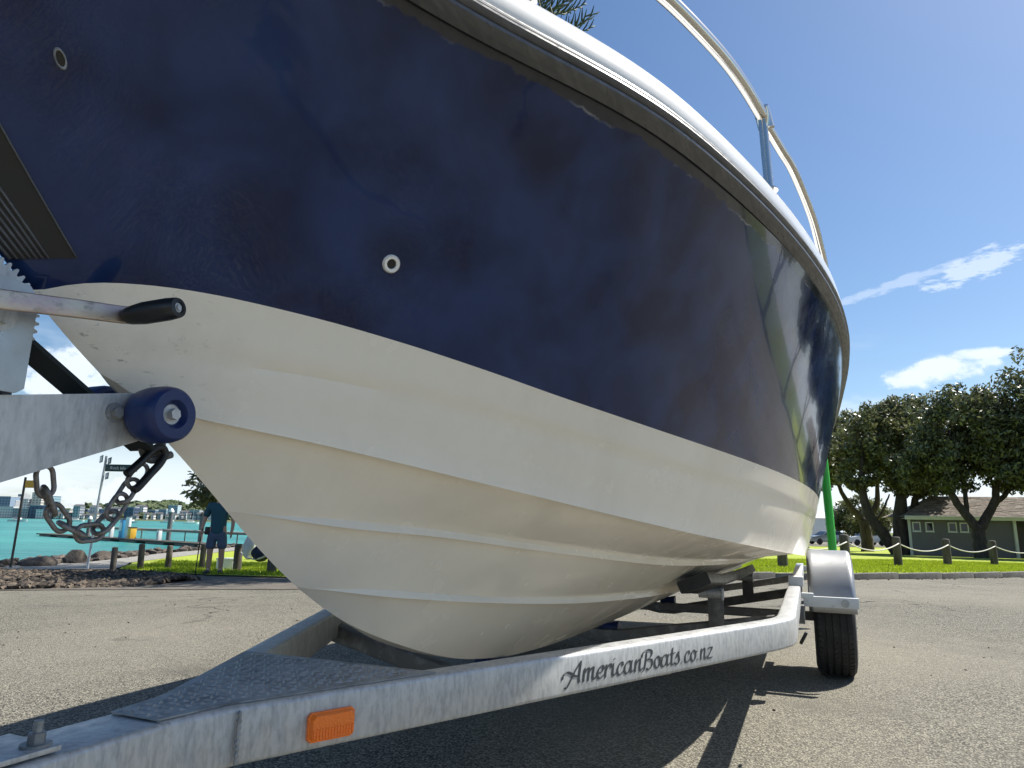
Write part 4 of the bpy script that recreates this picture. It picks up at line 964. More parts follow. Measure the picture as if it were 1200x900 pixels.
tree('broad_tree', 'round evergreen between the green pole and the thick-trunked tree', (25.6, 50.0),
     [[(0, 0, -.2, .45), (.0, 0, 1.2, .40), (-.1, 0, 2.4, .34)], [(-.1, 0, 2.2, .26), (-1.2, 0, 3.6, .18), (-2.0, 0, 5.4, .10)], [(0, 0, 2.2, .26), (.9, 0, 3.4, .2), (1.2, 0, 5.6, .1)], [(0, 0, 1.6, .16), (1.3, 0, 2.9, .10), (1.9, 0, 4.2, .05)]],
     [(24.0, 50, 6.6, 2.4, 2.6, 2.6), (26.2, 50, 6.9, 2.2, 2.4, 2.3), (22.6, 50, 4.9, 1.4, 1.6, 1.4), (23.0, 50, 8.4, 1.3, 1.5, 1.0)], 13, 140, .135, 'leaf', PG)
tree('broad_tree', 'forked evergreen half hidden between the hull and the green pole', (20.2, 48.0),
     [[(0, 0, -.2, .42), (-.1, 0, .9, .36)], [(-.1, 0, .6, .28), (-.7, 0, 2.4, .2), (-.6, 0, 4.4, .12), (-.8, 0, 6, .06)], [(0, 0, .7, .24), (.7, 0, 2.2, .19), (1.1, 0, 3.6, .14), (1.7, 0, 5.4, .07)]],
     [(20.3, 48, 6.3, 2.6, 2.4, 2.4), (22.0, 48, 5.6, 1.5, 1.6, 1.4)], 13, 130, .135, 'leaf', PG)
tree('bushy_tree', 'low bushy tree standing over the parked cars', (34.8, 68.0), [[(0, 0, -.2, .3), (0, 0, 1.2, .22), (.1, 0, 2.4, .12)]],
     [(34.6, 68, 2.2, 2.6, 2.4, 1.9), (36.6, 68.3, 1.7, 1.6, 1.6, 1.3), (33.0, 68, 1.6, 1.4, 1.5, 1.2)], 14, 110, .15, 'leaf2')
for i, (x, y, k) in enumerate([(29.4, 35.8, 0.94), (36.5, 34.5, 1.0), (42.5, 31, 1.15), (46, 23.5, 1.1), (50, 16, 1.1)]):
    tree('broad_tree', ['tallest dark evergreen whose crown fills the right edge of the photo', 'dark evergreen beyond the tallest one at the right edge', 'dark evergreen at the far end of the car park', 'dark evergreen right of the one at the far end of the car park', 'dark evergreen standing furthest right behind the car park'][i], (x, y),
         [[(0, 0, -.2, .4), (0, 0, 1.4, .32), (.1, 0, 2.4, .28)], [(0, 0, 2.2, .22), (-1.2, 0, 4.0, .16), (-1.6, 0, 6, .08)], [(0, 0, 2.2, .24), (1.2, .3, 4.0, .16), (1.7, .3, 6, .08)]],
         [(x, y, 7.4*k, 3.3*k, 3.2*k, 4.0*k), (x-1.9, y, 5.0*k, 2.2, 2.2, 2.0), (x+2, y+1, 5.4*k, 2.6, 2.4, 2.2), (x-.4, y-.6, 4.4, 2.4, 1.8, 1.3)], 13, 120, .135, 'leaf', PG)
tree('shore_tree', 'leafy tree reaching in over the man from behind the hull', (-2.8, 15.6),
     [[(0, 0, -.1, .24), (.1, 0, 1.4, .19), (.3, -.4, 2.8, .15), (.8, -1.0, 4.2, .08)], [(0, 0, 1.3, .14), (-1.2, .2, 2.6, .10), (-2.8, .6, 2.7, .06), (-4.1, 1.1, 2.1, .03)], [(.1, 0, 1.6, .14), (-.8, -.3, 3.2, .09), (-1.2, -.3, 4.2, .05)]],
     [(-7.15, 16.9, 1.50, .75, .9, .50), (-6.8, 16.7, 1.75, .8, .8, .5), (-5.9, 16.5, 2.5, 1.3, 1.3, .9), (-3.9, 15.5, 3.7, 2.0, 1.9, 1.4), (-1.6, 14.2, 4.3, 2.4, 2.1, 1.7)], 24, 110, .085, 'leaf')
def norfolk():
    bx, by = -0.5, 25.0; root = empty('norfolk_pine', (bx, by, g(bx, by))); tag(root, 'tall tiered conifer whose branch tips show above the boat\'s gunwale', 'tree')
    mesh_obj('trunk', *tube_geo([(0, 0, -.2), (0, 0, 9), (.05, 0, 18), (.05, 0, 28.5)], [.45, .34, .2, .04], 10), 'bark', root, True)
    gg = Geo(); z = 6.0; wv = 0
    while z < 28.0:
        ln = 0.9+5.9*(1-(z-6)/24.5)**0.8; nb = 6
        for k in range(nb):
            a = 2*math.pi*(k/nb)+wv*.55+RNG.normal()*.08; dx, dy = math.cos(a), math.sin(a); pts = []
            for i in range(9):
                t = i/8; pts.append(Vector((dx*ln*t, dy*ln*t, z+ln*(-.10*math.sin(math.pi*t*.8)+.22*t*t))))
            gg.add(*tube_geo(pts, list(np.linspace(.05, .02, 9)), 5))
            side = Vector((-dy, dx, 0))
            for i in range(2, 26):
                t = i/25; j = t*8; i0 = min(7, int(j)); p = pts[i0].lerp(pts[i0+1], j-i0); s = 1 if i % 2 else -1
                bl = (.30+.55*math.sin(math.pi*min(1, t*.95+.05)))*(.85+.3*RNG.random()); dr = (side*s*.75+Vector((dx, dy, 0))*.65+Vector((0, 0, .45+.3*RNG.random()))).normalized()
                q = [p, p+dr*bl*.55, p+dr*bl+Vector((0, 0, bl*.22))]
                gg.add(*tube_geo(q, [.030, .034, .012], 5, False))
        z += .82-.012*(z-6); wv += 1
    gg.obj('crown', 'pine', root)
norfolk()

# ------------------------------------------------------------------ bollards and ropes
def bollard(x, y, off, h, r, label, grp, tilt=(0, 0)):
    n = 14; prof = [(r*1.02, -.15), (r*1.02, 0), (r, h*.5), (r*.98, h-.035), (r*.90, h-.012), (r*.66, h), (0, h+.004)]
    v, f = lathe_geo(prof, n, 'Z'); v = [(a[0]*(1+.05*math.sin(3*math.atan2(a[1], a[0])+x)), a[1]*(1+.05*math.cos(2*math.atan2(a[1], a[0])+y)), a[2]) for a in v]
    o = mesh_obj('timber_bollard', v, f, 'timber', None, True, sharp=50); o.location = (x, y, g(x, y)+off); o.rotation_euler = (tilt[0], tilt[1], x); tag(o, label, 'bollard', grp); return o
BR = [(6.35, 16.3), (8.29, 17.3), (10.8, 19.5), (13.55, 21.7), (16.0, 23.15), (18.9, 24.8), (21.8, 26.4)]
BL_ = ['weathered round bollard seen under the hull, left of the wheel guard', 'weathered round bollard half hidden by the wheel guard', 'weathered round bollard on the lawn in front of the thick tree trunk', 'weathered round bollard in front of the building\'s small windows', 'weathered round bollard in front of the white corner post', 'weathered round bollard at the right edge of the lawn', 'weathered round bollard at the far right end of the row']
for (x, y), lb in zip(BR, BL_): bollard(x, y, .11, .80, .112, lb, 'bollards along the lawn')
def rope(a, b, sag, label, r=.016):
    pts = [Vector(a).lerp(Vector(b), i/14)-Vector((0, 0, sag*4*(i/14)*(1-i/14))) for i in range(15)]
    c = (Vector(a)+Vector(b))/2; o = mesh_obj('rope', *tube_geo([p-c for p in pts], r, 7), 'rope', None, True); o.location = c; tag(o, label, 'rope', 'ropes between bollards')
RL = ['white rope sagging between the bollards under the hull', 'white rope sagging from the wheel guard bollard to the tree trunk bollard', 'white rope sagging in front of the left windows of the building', 'white rope sagging in front of the forked tree trunk', 'white rope sagging at the right edge of the photo', 'white rope sagging beyond the last bollard in view']
for (a, b), lb in zip(zip(BR[:-1], BR[1:]), RL): rope((a[0], a[1]-.11, g(*a)+.11+.62), (b[0], b[1]-.11, g(*b)+.11+.62), .20, lb)
LB = [(-10.29, 18.39, .56), (-9.54, 18.31, .64), (-8.80, 18.25, .60), (-7.90, 18.20, .64), (-6.26, 16.28, .62), (-5.10, 15.22, .60)]
LL = ['short timber bollard nearest the street sign, on the grass edge', 'tallest timber bollard, second from the street sign', 'timber bollard third from the street sign', 'timber bollard just left of the standing man', 'timber bollard with the white bag, right of the man', 'timber bollard nearest the hull, low at its edge']
for i, ((x, y, h), lb) in enumerate(zip(LB, LL)): bollard(x, y, .02, h, .075 if i < 4 else .095, lb, 'bollards along the shore', (0, [.05, .04, -.01, .0, 0, 0][i]))
rope((-6.17, 16.2, g(-6.26, 16.28)+.45), (-5.18, 15.28, g(-5.1, 15.22)+.45), .14, 'rope sagging between the two shore bollards beside the hull', .02)

# white bag and dark bag by the shore bollard
def bag(name, c, s, material, label, seed):
    bm = bmesh.new(); bmesh.ops.create_icosphere(bm, subdivisions=3, radius=1); rs = np.random.default_rng(seed); ph = rs.random(6)*6
    for v in bm.verts:
        x, y, z = v.co; w = 1+.12*math.sin(5*x+ph[0])*math.cos(4*z+ph[1])+.10*math.sin(7*y+ph[2]+3*z); taper = 1-.45*max(0, z)**1.5
        v.co = Vector((x*s[0]*w*taper, y*s[1]*w*taper, z*s[2]))
    o = bm_obj(name, bm, material, None, True); o.location = c; tag(o, label, 'bag'); return o
bg_ = bag('cloth_bag', (-5.93, 16.05, .24), (.14, .12, .30), 'cloth_white', 'white cloth bag hanging beside the bollard right of the man', 3)
mesh_obj('handle', *tube_geo(smooth_path([(-.08, 0, .26), (-.05, 0, .40), (.05, 0, .40), (.08, 0, .26)], 6), .012, 6), 'cloth_white', bg_, True)
bg2 = bag('cloth_bag', (-5.55, 15.75, .12), (.20, .14, .20), 'cloth_navy', 'dark navy bag between the white bag and the hull', 5)
mesh_obj('handle', *tube_geo(smooth_path([(-.1, 0, .16), (-.06, 0, .27), (.06, 0, .27), (.1, 0, .16)], 6), .014, 6), 'cloth_navy', bg2, True)
cb_ = empty('cooler_box', (-6.75, 16.9, g(-6.75, 16.9)+.03)); tag(cb_, 'small white cooler box on the grass behind the man', 'cooler box')
bev_box('body', (0, 0, .12), (.40, .26, .24), 'white', cb_, .02); bev_box('lid', (0, 0, .265), (.42, .28, .05), 'cap', cb_, .015)

# ------------------------------------------------------------------ person
def skin_mesh(name, verts, edges, material, parent, root=0, sub=2):
    me = bpy.data.meshes.new(name); me.from_pydata([v[:3] for v in verts], edges, []); me.update()
    o = bpy.data.objects.new(name, me); COL.objects.link(o)
    if parent: o.parent = parent
    md = o.modifiers.new('skin', 'SKIN'); md.use_smooth_shade = True; sb = o.modifiers.new('sub', 'SUBSURF'); sb.levels = sub; sb.render_levels = sub
    for i, v in enumerate(verts):
        rx, ry = (v[3], v[4]) if len(v) > 4 else (v[3], v[3]); me.skin_vertices[0].data[i].radius = (rx, ry)
    me.skin_vertices[0].data[root].use_root = True
    if isinstance(material, str): me.materials.append(M[material])
    return o
def person():
    x, y = -6.14, 14.74; rt = empty('person', (x, y, g(x, y)), R(10)); rt['label'] = 'man in a dark teal shirt and shorts standing by the shore with a stick'; rt['category'] = 'person'
    # faces -Y before the turn; x is his left-right
    B = [(0, 0, .93, .145, .105), (0, .01, 1.08, .15, .11), (0, .02, 1.25, .165, .115), (0, .01, 1.40, .14, .10), (0, .0, 1.50, .06, .06), (0, -.03, 1.57, .06, .065), (0, -.04, 1.66, .082, .098), (0, -.03, 1.74, .06, .075)]
    E = [(i, i+1) for i in range(7)]
    for s in (-1, 1):
        b = len(B); B += [(s*.19, .01, 1.41, .06, .06), (s*.255, .02, 1.24, .05, .05), (s*.29, .0, 1.10, .042, .042), (s*.30, -.06, .97, .036, .036), (s*.295, -.09, .88, .024, .034)]
        E += [(3, b), (b, b+1), (b+1, b+2), (b+2, b+3), (b+3, b+4)]
        for k, (dx, dz, ln) in enumerate(((-.022, 0, .075), (-.008, 0, .085), (.008, 0, .08), (.021, 0, .065))):
            c = len(B); B += [(s*.295+dx*.5, -.10, .84, .010, .010), (s*.295+dx*.6, -.115, .84-ln*.55, .0085, .0085), (s*.29+dx*.5, -.10, .84-ln, .007, .007)]; E += [(b+4, c), (c, c+1), (c+1, c+2)]
        c = len(B); B += [(s*.27, -.12, .87, .011, .011), (s*.262, -.14, .82, .009, .009)]; E += [(b+4, c), (c, c+1)]
        l = len(B); B += [(s*.10, 0, .84, .095, .10), (s*.115, -.01, .50, .062, .066), (s*.118, .01, .34, .058, .062), (s*.12, .01, .10, .038, .042), (s*.125, -.02, .05, .042, .05), (s*.14, -.13, .035, .040, .030)]
        E += [(0, l), (l, l+1), (l+1, l+2), (l+2, l+3), (l+3, l+4), (l+4, l+5)]
    body = skin_mesh('body', B, E, 'skin', rt)
    # clothing
    T = [(0, 0, .79, .185, .14), (0, 0, .90, .180, .138), (0, .01, 1.08, .172, .132), (0, .02, 1.25, .186, .135), (0, .01, 1.41, .16, .118), (0, .0, 1.485, .085, .08)]; TE = [(i, i+1) for i in range(5)]
    for s in (-1, 1):
        b = len(T); T += [(s*.19, .01, 1.415, .082, .082), (s*.25, .02, 1.27, .078, .078), (s*.275, .012, 1.17, .076, .076)]; TE += [(4, b), (b, b+1), (b+1, b+2)]
    skin_mesh('shirt', T, TE, 'shirt', rt)
    Q = [(0, 0, .95, .165, .125), (0, 0, .86, .15, .12)]; QE = [(0, 1)]
    for s in (-1, 1):
        b = len(Q); Q += [(s*.095, 0, .78, .115, .115), (s*.112, -.005, .62, .108, .108), (s*.118, -.01, .51, .104, .104)]; QE += [(1, b), (b, b+1), (b+1, b+2)]
    skin_mesh('shorts', Q, QE, 'shorts', rt)
    for s in (-1, 1):
        skin_mesh('shoe', [(s*.122, .045, .06, .06, .062), (s*.128, -.06, .05, .064, .052), (s*.142, -.17, .042, .058, .042)], [(0, 1), (1, 2)], 'shoe', rt)
        skin_mesh('sock', [(s*.12, .01, .10, .048, .05), (s*.12, .01, .15, .046, .05)], [(0, 1)], 'cloth_white', rt, sub=1)
    # hair cap and face
    gv, gf = lathe_geo([(0, .098), (.05, .088), (.085, .05), (.092, .0), (.086, -.03)], 20, 'Z'); gf = gf[:-1]
    mesh_obj('hair', [(a[0]*.93, a[1]*1.1+(-.022 if a[1] < 0 else .0), 1.69+a[2]+(.025 if a[1] < -.02 else -.02)) for a in gv], gf, 'hair', rt, True)
    for s in (-1, 1):
        v, f = lathe_geo([(0, -.011), (.008, -.008), (.011, 0), (.008, .008), (0, .011)], 10, 'Y'); mesh_obj('eye', shift(v, (s*.032, -.123, 1.665)), f, 'white', rt, True)
        v, f = lathe_geo([(0, -.02), (.016, -.012), (.02, .005), (.0, .02)], 10, 'Z'); mesh_obj('ear', [(a[0]*.4+s*.088, a[1]-.035, a[2]*1.4+1.655) for a in v], f, 'skin', rt, True)
    v, f = lathe_geo([(0, .03), (.010, .015), (.017, -.012), (.0, -.022)], 10, 'Z'); mesh_obj('nose', shift(v, (0, -.138, 1.645)), f, 'skin', rt, True)
    mesh_obj('mouth', *tube_geo([(-.024, -.128, 1.604), (0, -.134, 1.606), (.024, -.128, 1.604)], .005, 6), 'cap', rt)
    bev_box('waist_pouch', (-.20, -.03, .90), (.09, .12, .16), 'black', rt, .02)
    return rt
pr = person()
st = mesh_obj('walking_stick', *tube_geo(smooth_path([(.0, 0, 0), (.02, 0, .5), (.05, -.01, .86), (.06, .0, .95)], 6), .012, 8), 'black', None, True)
st.location = (-6.46, 14.60, g(-6.46, 14.6)+.0); tag(st, 'thin dark stick held in the man\'s hand, its tip on the ground', 'stick')

# ------------------------------------------------------------------ street sign and yellow post
def text_obj(name, body, size, material, parent, loc, rot):
    cu = bpy.data.curves.new(name, 'FONT'); cu.body = body; cu.size = size; cu.extrude = .0008; o = bpy.data.objects.new(name, cu); COL.objects.link(o)
    dg = bpy.context.evaluated_depsgraph_get(); me = bpy.data.meshes.new_from_object(o.evaluated_get(dg)); bpy.data.objects.remove(o)
    r = link_mesh(name, me, material, parent); r.location = loc; r.rotation_euler = rot; return r
sx, sy = -11.01, 18.49; sg = empty('street_sign', (sx, sy, g(sx, sy))); tag(sg, 'leaning pale steel street sign post with dark green name blades', 'street sign')
tube('pole', [(0, 0, -.1), (.035, 0, 1.5), (.10, 0, 2.98)], .03, 'wpaint', sg, 10)
bl = bev_box('name_blade', (.56, -.035, 2.66), (.86, .012, .19), 'signgreen', sg, .004)
text_obj('blade_text', 'Rock Isle', .115, 'white', bl, (.26, -.0425, 2.622), (math.pi/2, 0, 0))
bev_box('blade_symbol', (.80, -.042, 2.66), (.06, .006, .11), 'signblue', bl, .002); bev_box('blade_symbol', (.91, -.042, 2.66), (.07, .006, .10), 'white', bl, .002)
for (c, a, h_) in (((-.06, .05, 2.90), 1.05, .19), ((.28, -.14, 2.84), 1.05, .17), ((.24, -.10, 2.44), .9, .17)):
    q = Matrix.Rotation(-.9, 3, 'Z'); b2 = bev_box('name_blade', c, (.50, .012, h_), 'signgreen', sg, .003, q); bev_box('blade_panel', (c[0], c[1]-.012, c[2]), (.24, .006, h_*.5), 'white', b2, .002, q)
yx, yy = -14.43, 20.5; yp = empty('sign_post', (yx, yy, g(yx, yy))); tag(yp, 'slim dark post with a small yellow sign at the left edge', 'sign post')
tube('pole', [(0, 0, -.1), (.02, 0, 2.62)], .032, 'timber', yp, 10); bev_box('sign_panel', (.21, -.03, 2.42), (.30, .012, .22), 'yellow', yp, .004)

# ------------------------------------------------------------------ rocks
def rock(bm, c, s, rs, sub=1):
    r = bmesh.ops.create_icosphere(bm, subdivisions=sub, radius=1); q = Matrix.Rotation(rs.random()*6.3, 3, 'Z') @ Matrix.Rotation(rs.random()*.8-.4, 3, 'X')
    k = rs.normal(size=(6, 3)); k /= np.linalg.norm(k, axis=1)[:, None]; cut = .55+.4*rs.random(6)
    for v in r['verts']:
        p = v.co.copy()
        for kk, cc in zip(k, cut):
            d = p.dot(Vector(kk))
            if d > cc: p -= Vector(kk)*(d-cc)*.9
        p = Vector((p.x*s[0], p.y*s[1], p.z*s[2])); v.co = (q @ p)+Vector(c)
rs = np.random.default_rng(11)
# boulders along the water's edge, each its own
BO = [(-14.55, 21.9, .50, .26, 'broad brown boulder lying flat at the water\'s edge by the yellow sign post'), (-14.60, 23.9, .44, .38, 'tallest dark boulder at the water\'s edge between the two poles'), (-15.05, 26.2, .40, .24, 'low dark boulder at the water\'s edge right of the street sign pole'), (-15.6, 21.2, .35, .2, 'small dark boulder left of the broad brown one')]
for x, y, s, h, lb in BO:
    bm = bmesh.new(); rock(bm, (0, 0, 0), (s, s*.8, h), rs, 3); o = bm_obj('boulder', bm, 'stone', None, True, 16); o.location = (x, y, g(x, y)+h*.35); tag(o, lb, 'boulder', 'boulders along the shore')
# small rocks along the rest of the shore
bm = bmesh.new()
for i in range(420):
    t = rs.random(); L_ = [(-16.6, 20.6), (-15.3, 23), (-15.5, 26), (-16.0, 30), (-16.6, 37), (-15.2, 45), (-8, 54)]; j = t*(len(L_)-1); k = min(len(L_)-2, int(j)); a, b = L_[k], L_[k+1]; q = j-k
    x = a[0]+(b[0]-a[0])*q+rs.normal()*.35; y = a[1]+(b[1]-a[1])*q+rs.normal()*.35; s = .12+.22*rs.random()**2; rock(bm, (x, y, g(x, y)-.02+s*.2), (s, s*.85, s*.6), rs, 1)
tag(bm_obj('shore_rocks', bm, 'stone'), 'dark rocks piled along the water\'s edge', 'rocks', kind='stuff')
# rubble bed: one base stone reused with jitter, all in one mesh
def rubble():
    ico = bmesh.new(); bmesh.ops.create_icosphere(ico, subdivisions=1, radius=1); bv = np.array([v.co for v in ico.verts]); bf = np.array([[v.index for v in f.verts] for f in ico.faces]); ico.free()
    top = [(-30, 17.0), (-14.2, 18.4), (-11, 17.9), (-8.6, 16.6), (-6.6, 14.2), (-5.4, 12.4)]; bot = [(-30, 12.4), (-15, 10.62), (-7, 9.95), (-5.4, 10.3)]
    n = 15000; X = -15.5+10.1*rs.random(n)**.9; t = rs.random(n); yt = np.interp(X, [p[0] for p in top], [p[1] for p in top]); yb = np.interp(X, [p[0] for p in bot], [p[1] for p in bot]); Y = yb+(yt-yb)*t
    mound = .08*np.sin(np.pi*np.clip(t*1.05, 0, 1))+.05*np.sin(X*2.1)*np.sin(Y*1.7); Z = G(X, Y)+np.maximum(mound, 0)-.02
    S = .020+.050*rs.random(n)**2.5; A = rs.random(n)*6.28; V = np.zeros((n, len(bv), 3))
    jit = 1+.28*rs.normal(size=(n, len(bv))); P = bv[None]*jit[:, :, None]*np.stack([S*1.3, S*.9, S*.8], 1)[:, None, :]
    V[:, :, 0] = P[:, :, 0]*np.cos(A)[:, None]-P[:, :, 1]*np.sin(A)[:, None]+X[:, None]; V[:, :, 1] = P[:, :, 0]*np.sin(A)[:, None]+P[:, :, 1]*np.cos(A)[:, None]+Y[:, None]; V[:, :, 2] = P[:, :, 2]+Z[:, None]
    F = (bf[None]+(np.arange(n)*len(bv))[:, None, None]).reshape(-1, 3); me = bpy.data.meshes.new('rubble_bed'); me.from_pydata(V.reshape(-1, 3).tolist(), [], F.tolist()); me.update()
    tag(link_mesh('rubble_bed', me, 'rubble'), 'bed of loose brown and grey rubble stones beside the car park', 'rubble', kind='stuff')
rubble()
# loose chips on the asphalt close to the camera and along the kerb
bm = bmesh.new()
for i in range(260):
    if i < 170: x = rs.uniform(-4, 7); y = rs.uniform(1.6, 9); s = .004+.006*rs.random()
    else:
        t = rs.random()*11+5.2; x = t; y = float(np.interp(x, [p[0] for p in EDGE], [p[1] for p in EDGE]))-.12-abs(rs.normal())*.12; s = .012+.02*rs.random()
    rock(bm, (x, y, g(x, y)+s*.3), (s, s, s*.6), rs, 1)
tag(bm_obj('loose_gravel', bm, 'rubble'), 'loose stone chips scattered on the car park', 'gravel', kind='stuff')
# grass blades
def blades(name, poly, n, off, label, h=(.03, .075), w=.011):
    xs = [p[0] for p in poly]; ys = [p[1] for p in poly]; X = rs.uniform(min(xs), max(xs), n*3); Y = rs.uniform(min(ys), max(ys), n*3); k = in_poly(X, Y, poly); X = X[k][:n]; Y = Y[k][:n]; n = len(X)
    Z = G(X, Y)+off; a = rs.random(n)*6.28; hh = h[0]+(h[1]-h[0])*rs.random(n); ln = rs.normal(size=(n, 2))*.022; dx, dy = np.cos(a)*w, np.sin(a)*w
    V = np.stack([np.stack([X-dx, Y-dy, Z], 1), np.stack([X+dx, Y+dy, Z], 1), np.stack([X+ln[:, 0], Y+ln[:, 1], Z+hh], 1)], 1).reshape(-1, 3)
    me = bpy.data.meshes.new(name); me.vertices.add(n*3); me.vertices.foreach_set('co', V.ravel().astype(np.float32)); me.loops.add(n*3); me.loops.foreach_set('vertex_index', np.arange(n*3, dtype=np.int32))
    me.polygons.add(n); me.polygons.foreach_set('loop_start', np.arange(0, n*3, 3, dtype=np.int32)); me.update(calc_edges=True); me.validate(); tag(link_mesh(name, me, 'blade'), label, 'grass', kind='stuff')
blades('grass', [(3.5, 12.95)]+[(p[0], p[1]+.13) for p in KERB[1:5]]+[(22, 26), (15, 27), (4, 20)], 70000, .11, 'short bright green lawn grass behind the kerb')
blades('grass', [(-10.2, 18.6), (-8.0, 16.3), (-6.0, 14.3), (-3.8, 13.3), (-1.5, 14), (-3, 24), (-12.8, 26)], 26000, .025, 'short green grass by the shore path', (.03, .09), .014)

# ------------------------------------------------------------------ grey building
def building():
    bx, by = 23.9, 41.5; zb = -.62; rt = empty('grey_building', (bx, by, zb), R(-13)); tag(rt, 'low grey weatherboard building with small high windows and brown shingle roof', 'building')
    x0, x1, H_ = 0., 5.35, 2.36
    wl = bev_box('wall', ((x0+x1)/2, 1.7, H_/2), (x1-x0, 3.4, H_), 'weather', rt, .005)
    gg = Geo()
    for i in range(13):
        z = .04+i*.178; gg.add([(x0-.012, -.032, z), (x1, -.032, z), (x1, -.006, z+.172), (x0-.012, -.006, z+.172), (x0-.012, -.002, z), (x1, -.002, z)], [(0, 1, 2, 3), (4, 5, 1, 0)])
    cld = gg.obj('weatherboards', 'weather', wl); cld['kind'] = 'stuff'
    for a, b in ((.10, .54), (.80, 1.24), (2.00, 2.46), (2.62, 3.08), (3.26, 3.72)):
        c = (a+b)/2; w = b-a; fr = Geo()
        for cx, cz, sx_, sz_ in ((c, 1.55+.0, w, .06), (c, 2.05, w, .06), (a+.03, 1.80, .06, .44), (b-.03, 1.80, .06, .44)): fr.box((cx, -.05, cz), (sx_, .07, sz_))
        wd = fr.obj('window', 'trim', rt); gl = Geo(); gl.box((c, -.036, 1.80), (w-.12, .012, .44)); gl.obj('pane', 'glass_dark', wd); sl = Geo(); sl.box((c, -.065, 1.505), (w+.06, .10, .035)); sl.obj('sill', 'trim', wd)
    bev_box('corner_post', (x1+.09, -.10, H_/2), (.15, .15, H_), 'trim', rt, .006); bev_box('corner_board', (-.03, -.045, H_/2), (.09, .03, H_), 'trim', rt, .004)
    bev_box('recessed_wall', (x1+4.2, 2.2, H_/2), (8.3, .12, H_), 'brownwall', rt, .004)
    tube('downpipe', [(-.12, -.10, 0), (-.12, -.10, H_)], .03, 'trim', rt, 8)
    # hipped roof of lapped shingle courses
    e0, e1, ye, yr, ze, zr = -.45, x1+9.0, -.62, 1.7, H_+.02, H_+1.30; gg = Geo(); NC = 18
    for i in range(NC):
        t0, t1 = i/NC, (i+1)/NC; xa0 = e0+2.3*t0; xa1 = e0+2.3*t1; ya, yb = ye+(yr-ye)*t0, ye+(yr-ye)*t1; za, zb_ = ze+(zr-ze)*t0, ze+(zr-ze)*t1; x = xa0; 
        while x < e1:
            w = .28+.2*rs.random(); xb = min(e1, x+w); dz = .05+.02*rs.random(); lf = max(x, xa0); up0 = max(lf, xa1); 
            gg.add([(lf, ya-.04, za+dz-.03), (xb-.012, ya-.04, za+dz-.03), (xb-.012, yb, zb_+.02), (min(up0, xb-.012), yb, zb_+.02), (lf, ya-.04, za-.01), (xb-.012, ya-.04, za-.01)], [(0, 1, 2, 3), (4, 5, 1, 0)]); x = xb
    rf = mesh_obj('roof', [(e0, ye, ze), (e1, ye, ze), (e1, yr, zr), (e0+2.3, yr, zr), (e0, 2*yr-ye, ze), (e1, 2*yr-ye, ze)], [(0, 1, 2, 3), (0, 3, 4), (3, 2, 5, 4), (0, 4, 5, 1), (1, 5, 2)], 'shingle', rt)
    sh = gg.obj('shingles', 'shingle', rf); sh['kind'] = 'stuff'
    bev_box('fascia', ((e0+e1)/2, ye-.06, ze-.06), (e1-e0, .04, .22), 'trim', rt, .006); bev_box('gutter', ((e0+e1)/2, ye-.13, ze+.01), (e1-e0, .11, .09), 'trim', rt, .02)
    bev_box('soffit', ((e0+e1)/2, ye/2, ze-.10), (e1-e0, abs(ye)-.02, .02), 'trim', rt, .003)
building()

# ------------------------------------------------------------------ parked cars
def car(loc, rz, paint, label, van=False):
    rt = empty('parked_car', (loc[0], loc[1], g(*loc)+.05), rz); tag(rt, label, 'car', 'cars parked beyond the trees'); W_ = .88
    side = [(-2.15, .32), (-2.2, .62), (-2.1, .86), (-1.0, .98), (-.35, 1.44), (1.0, 1.50), (1.75, 1.42 if van else 1.05), (2.1, .98), (2.15, .35)] if not van else [(-2.3, .35), (-2.3, .8), (-1.7, 1.05), (-1.1, 1.85), (2.2, 1.9), (2.3, .35)]
    bm = bmesh.new(); n = len(side); r = [[bm.verts.new((x, s*W_*(1 if z < 1.0 else .84), z)) for x, z in side] for s in (-1, 1)]
    bm.faces.new(r[0]); bm.faces.new(list(reversed(r[1])))
    for i in range(n): bm.faces.new([r[0][i], r[0][(i+1) % n], r[1][(i+1) % n], r[1][i]])
    bm_obj('body', bm, paint, rt, True, 40, .05)
    gw = [(-.82, 1.02), (-.32, 1.38), (.95, 1.42), (1.5, 1.08)] if not van else [(-1.5, 1.1), (-1.1, 1.7), (-.2, 1.72), (-.2, 1.12)]
    for s in (-1, 1):
        mesh_obj('side_window', [(x, s*(W_*(.98 if z < 1.2 else .86)+.01), z) for x, z in gw], [(0, 1, 2, 3)], 'glass_dark', rt)
        for x in (-1.35, 1.35):
            v, f = lathe_geo([(0, .09), (.2, .1), (.31, .09), (.33, 0), (.31, -.09), (0, -.09)], 20, 'Y'); mesh_obj('wheel', shift(v, (x, s*.80, .33)), f, 'tyre', rt, True, sharp=40)
    mesh_obj('windscreen', [(-1.02, -.72, 1.0), (-1.02, .72, 1.0), (-.43, .62, 1.41), (-.43, -.62, 1.41)] if not van else [(-1.71, -.72, 1.08), (-1.71, .72, 1.08), (-1.16, .66, 1.78), (-1.16, -.66, 1.78)], [(0, 1, 2, 3)], 'glass_dark', rt)
    for s in (-1, 1): bev_box('headlight', ((-2.19, s*.6, .72)), (.06, .3, .12), 'white', rt, .01)
car((34.6, 76), .1, 'cardark', 'silver car parked just right of the green pole'); car((38.2, 75), .05, 'carwhite', 'white hatchback parked left of the round tree trunk')
car((41.8, 73.5), .15, 'carwhite', 'white car parked right of the round tree trunk'); car((32.2, 80), .2, 'carwhite', 'white van parked left of the green pole', True)
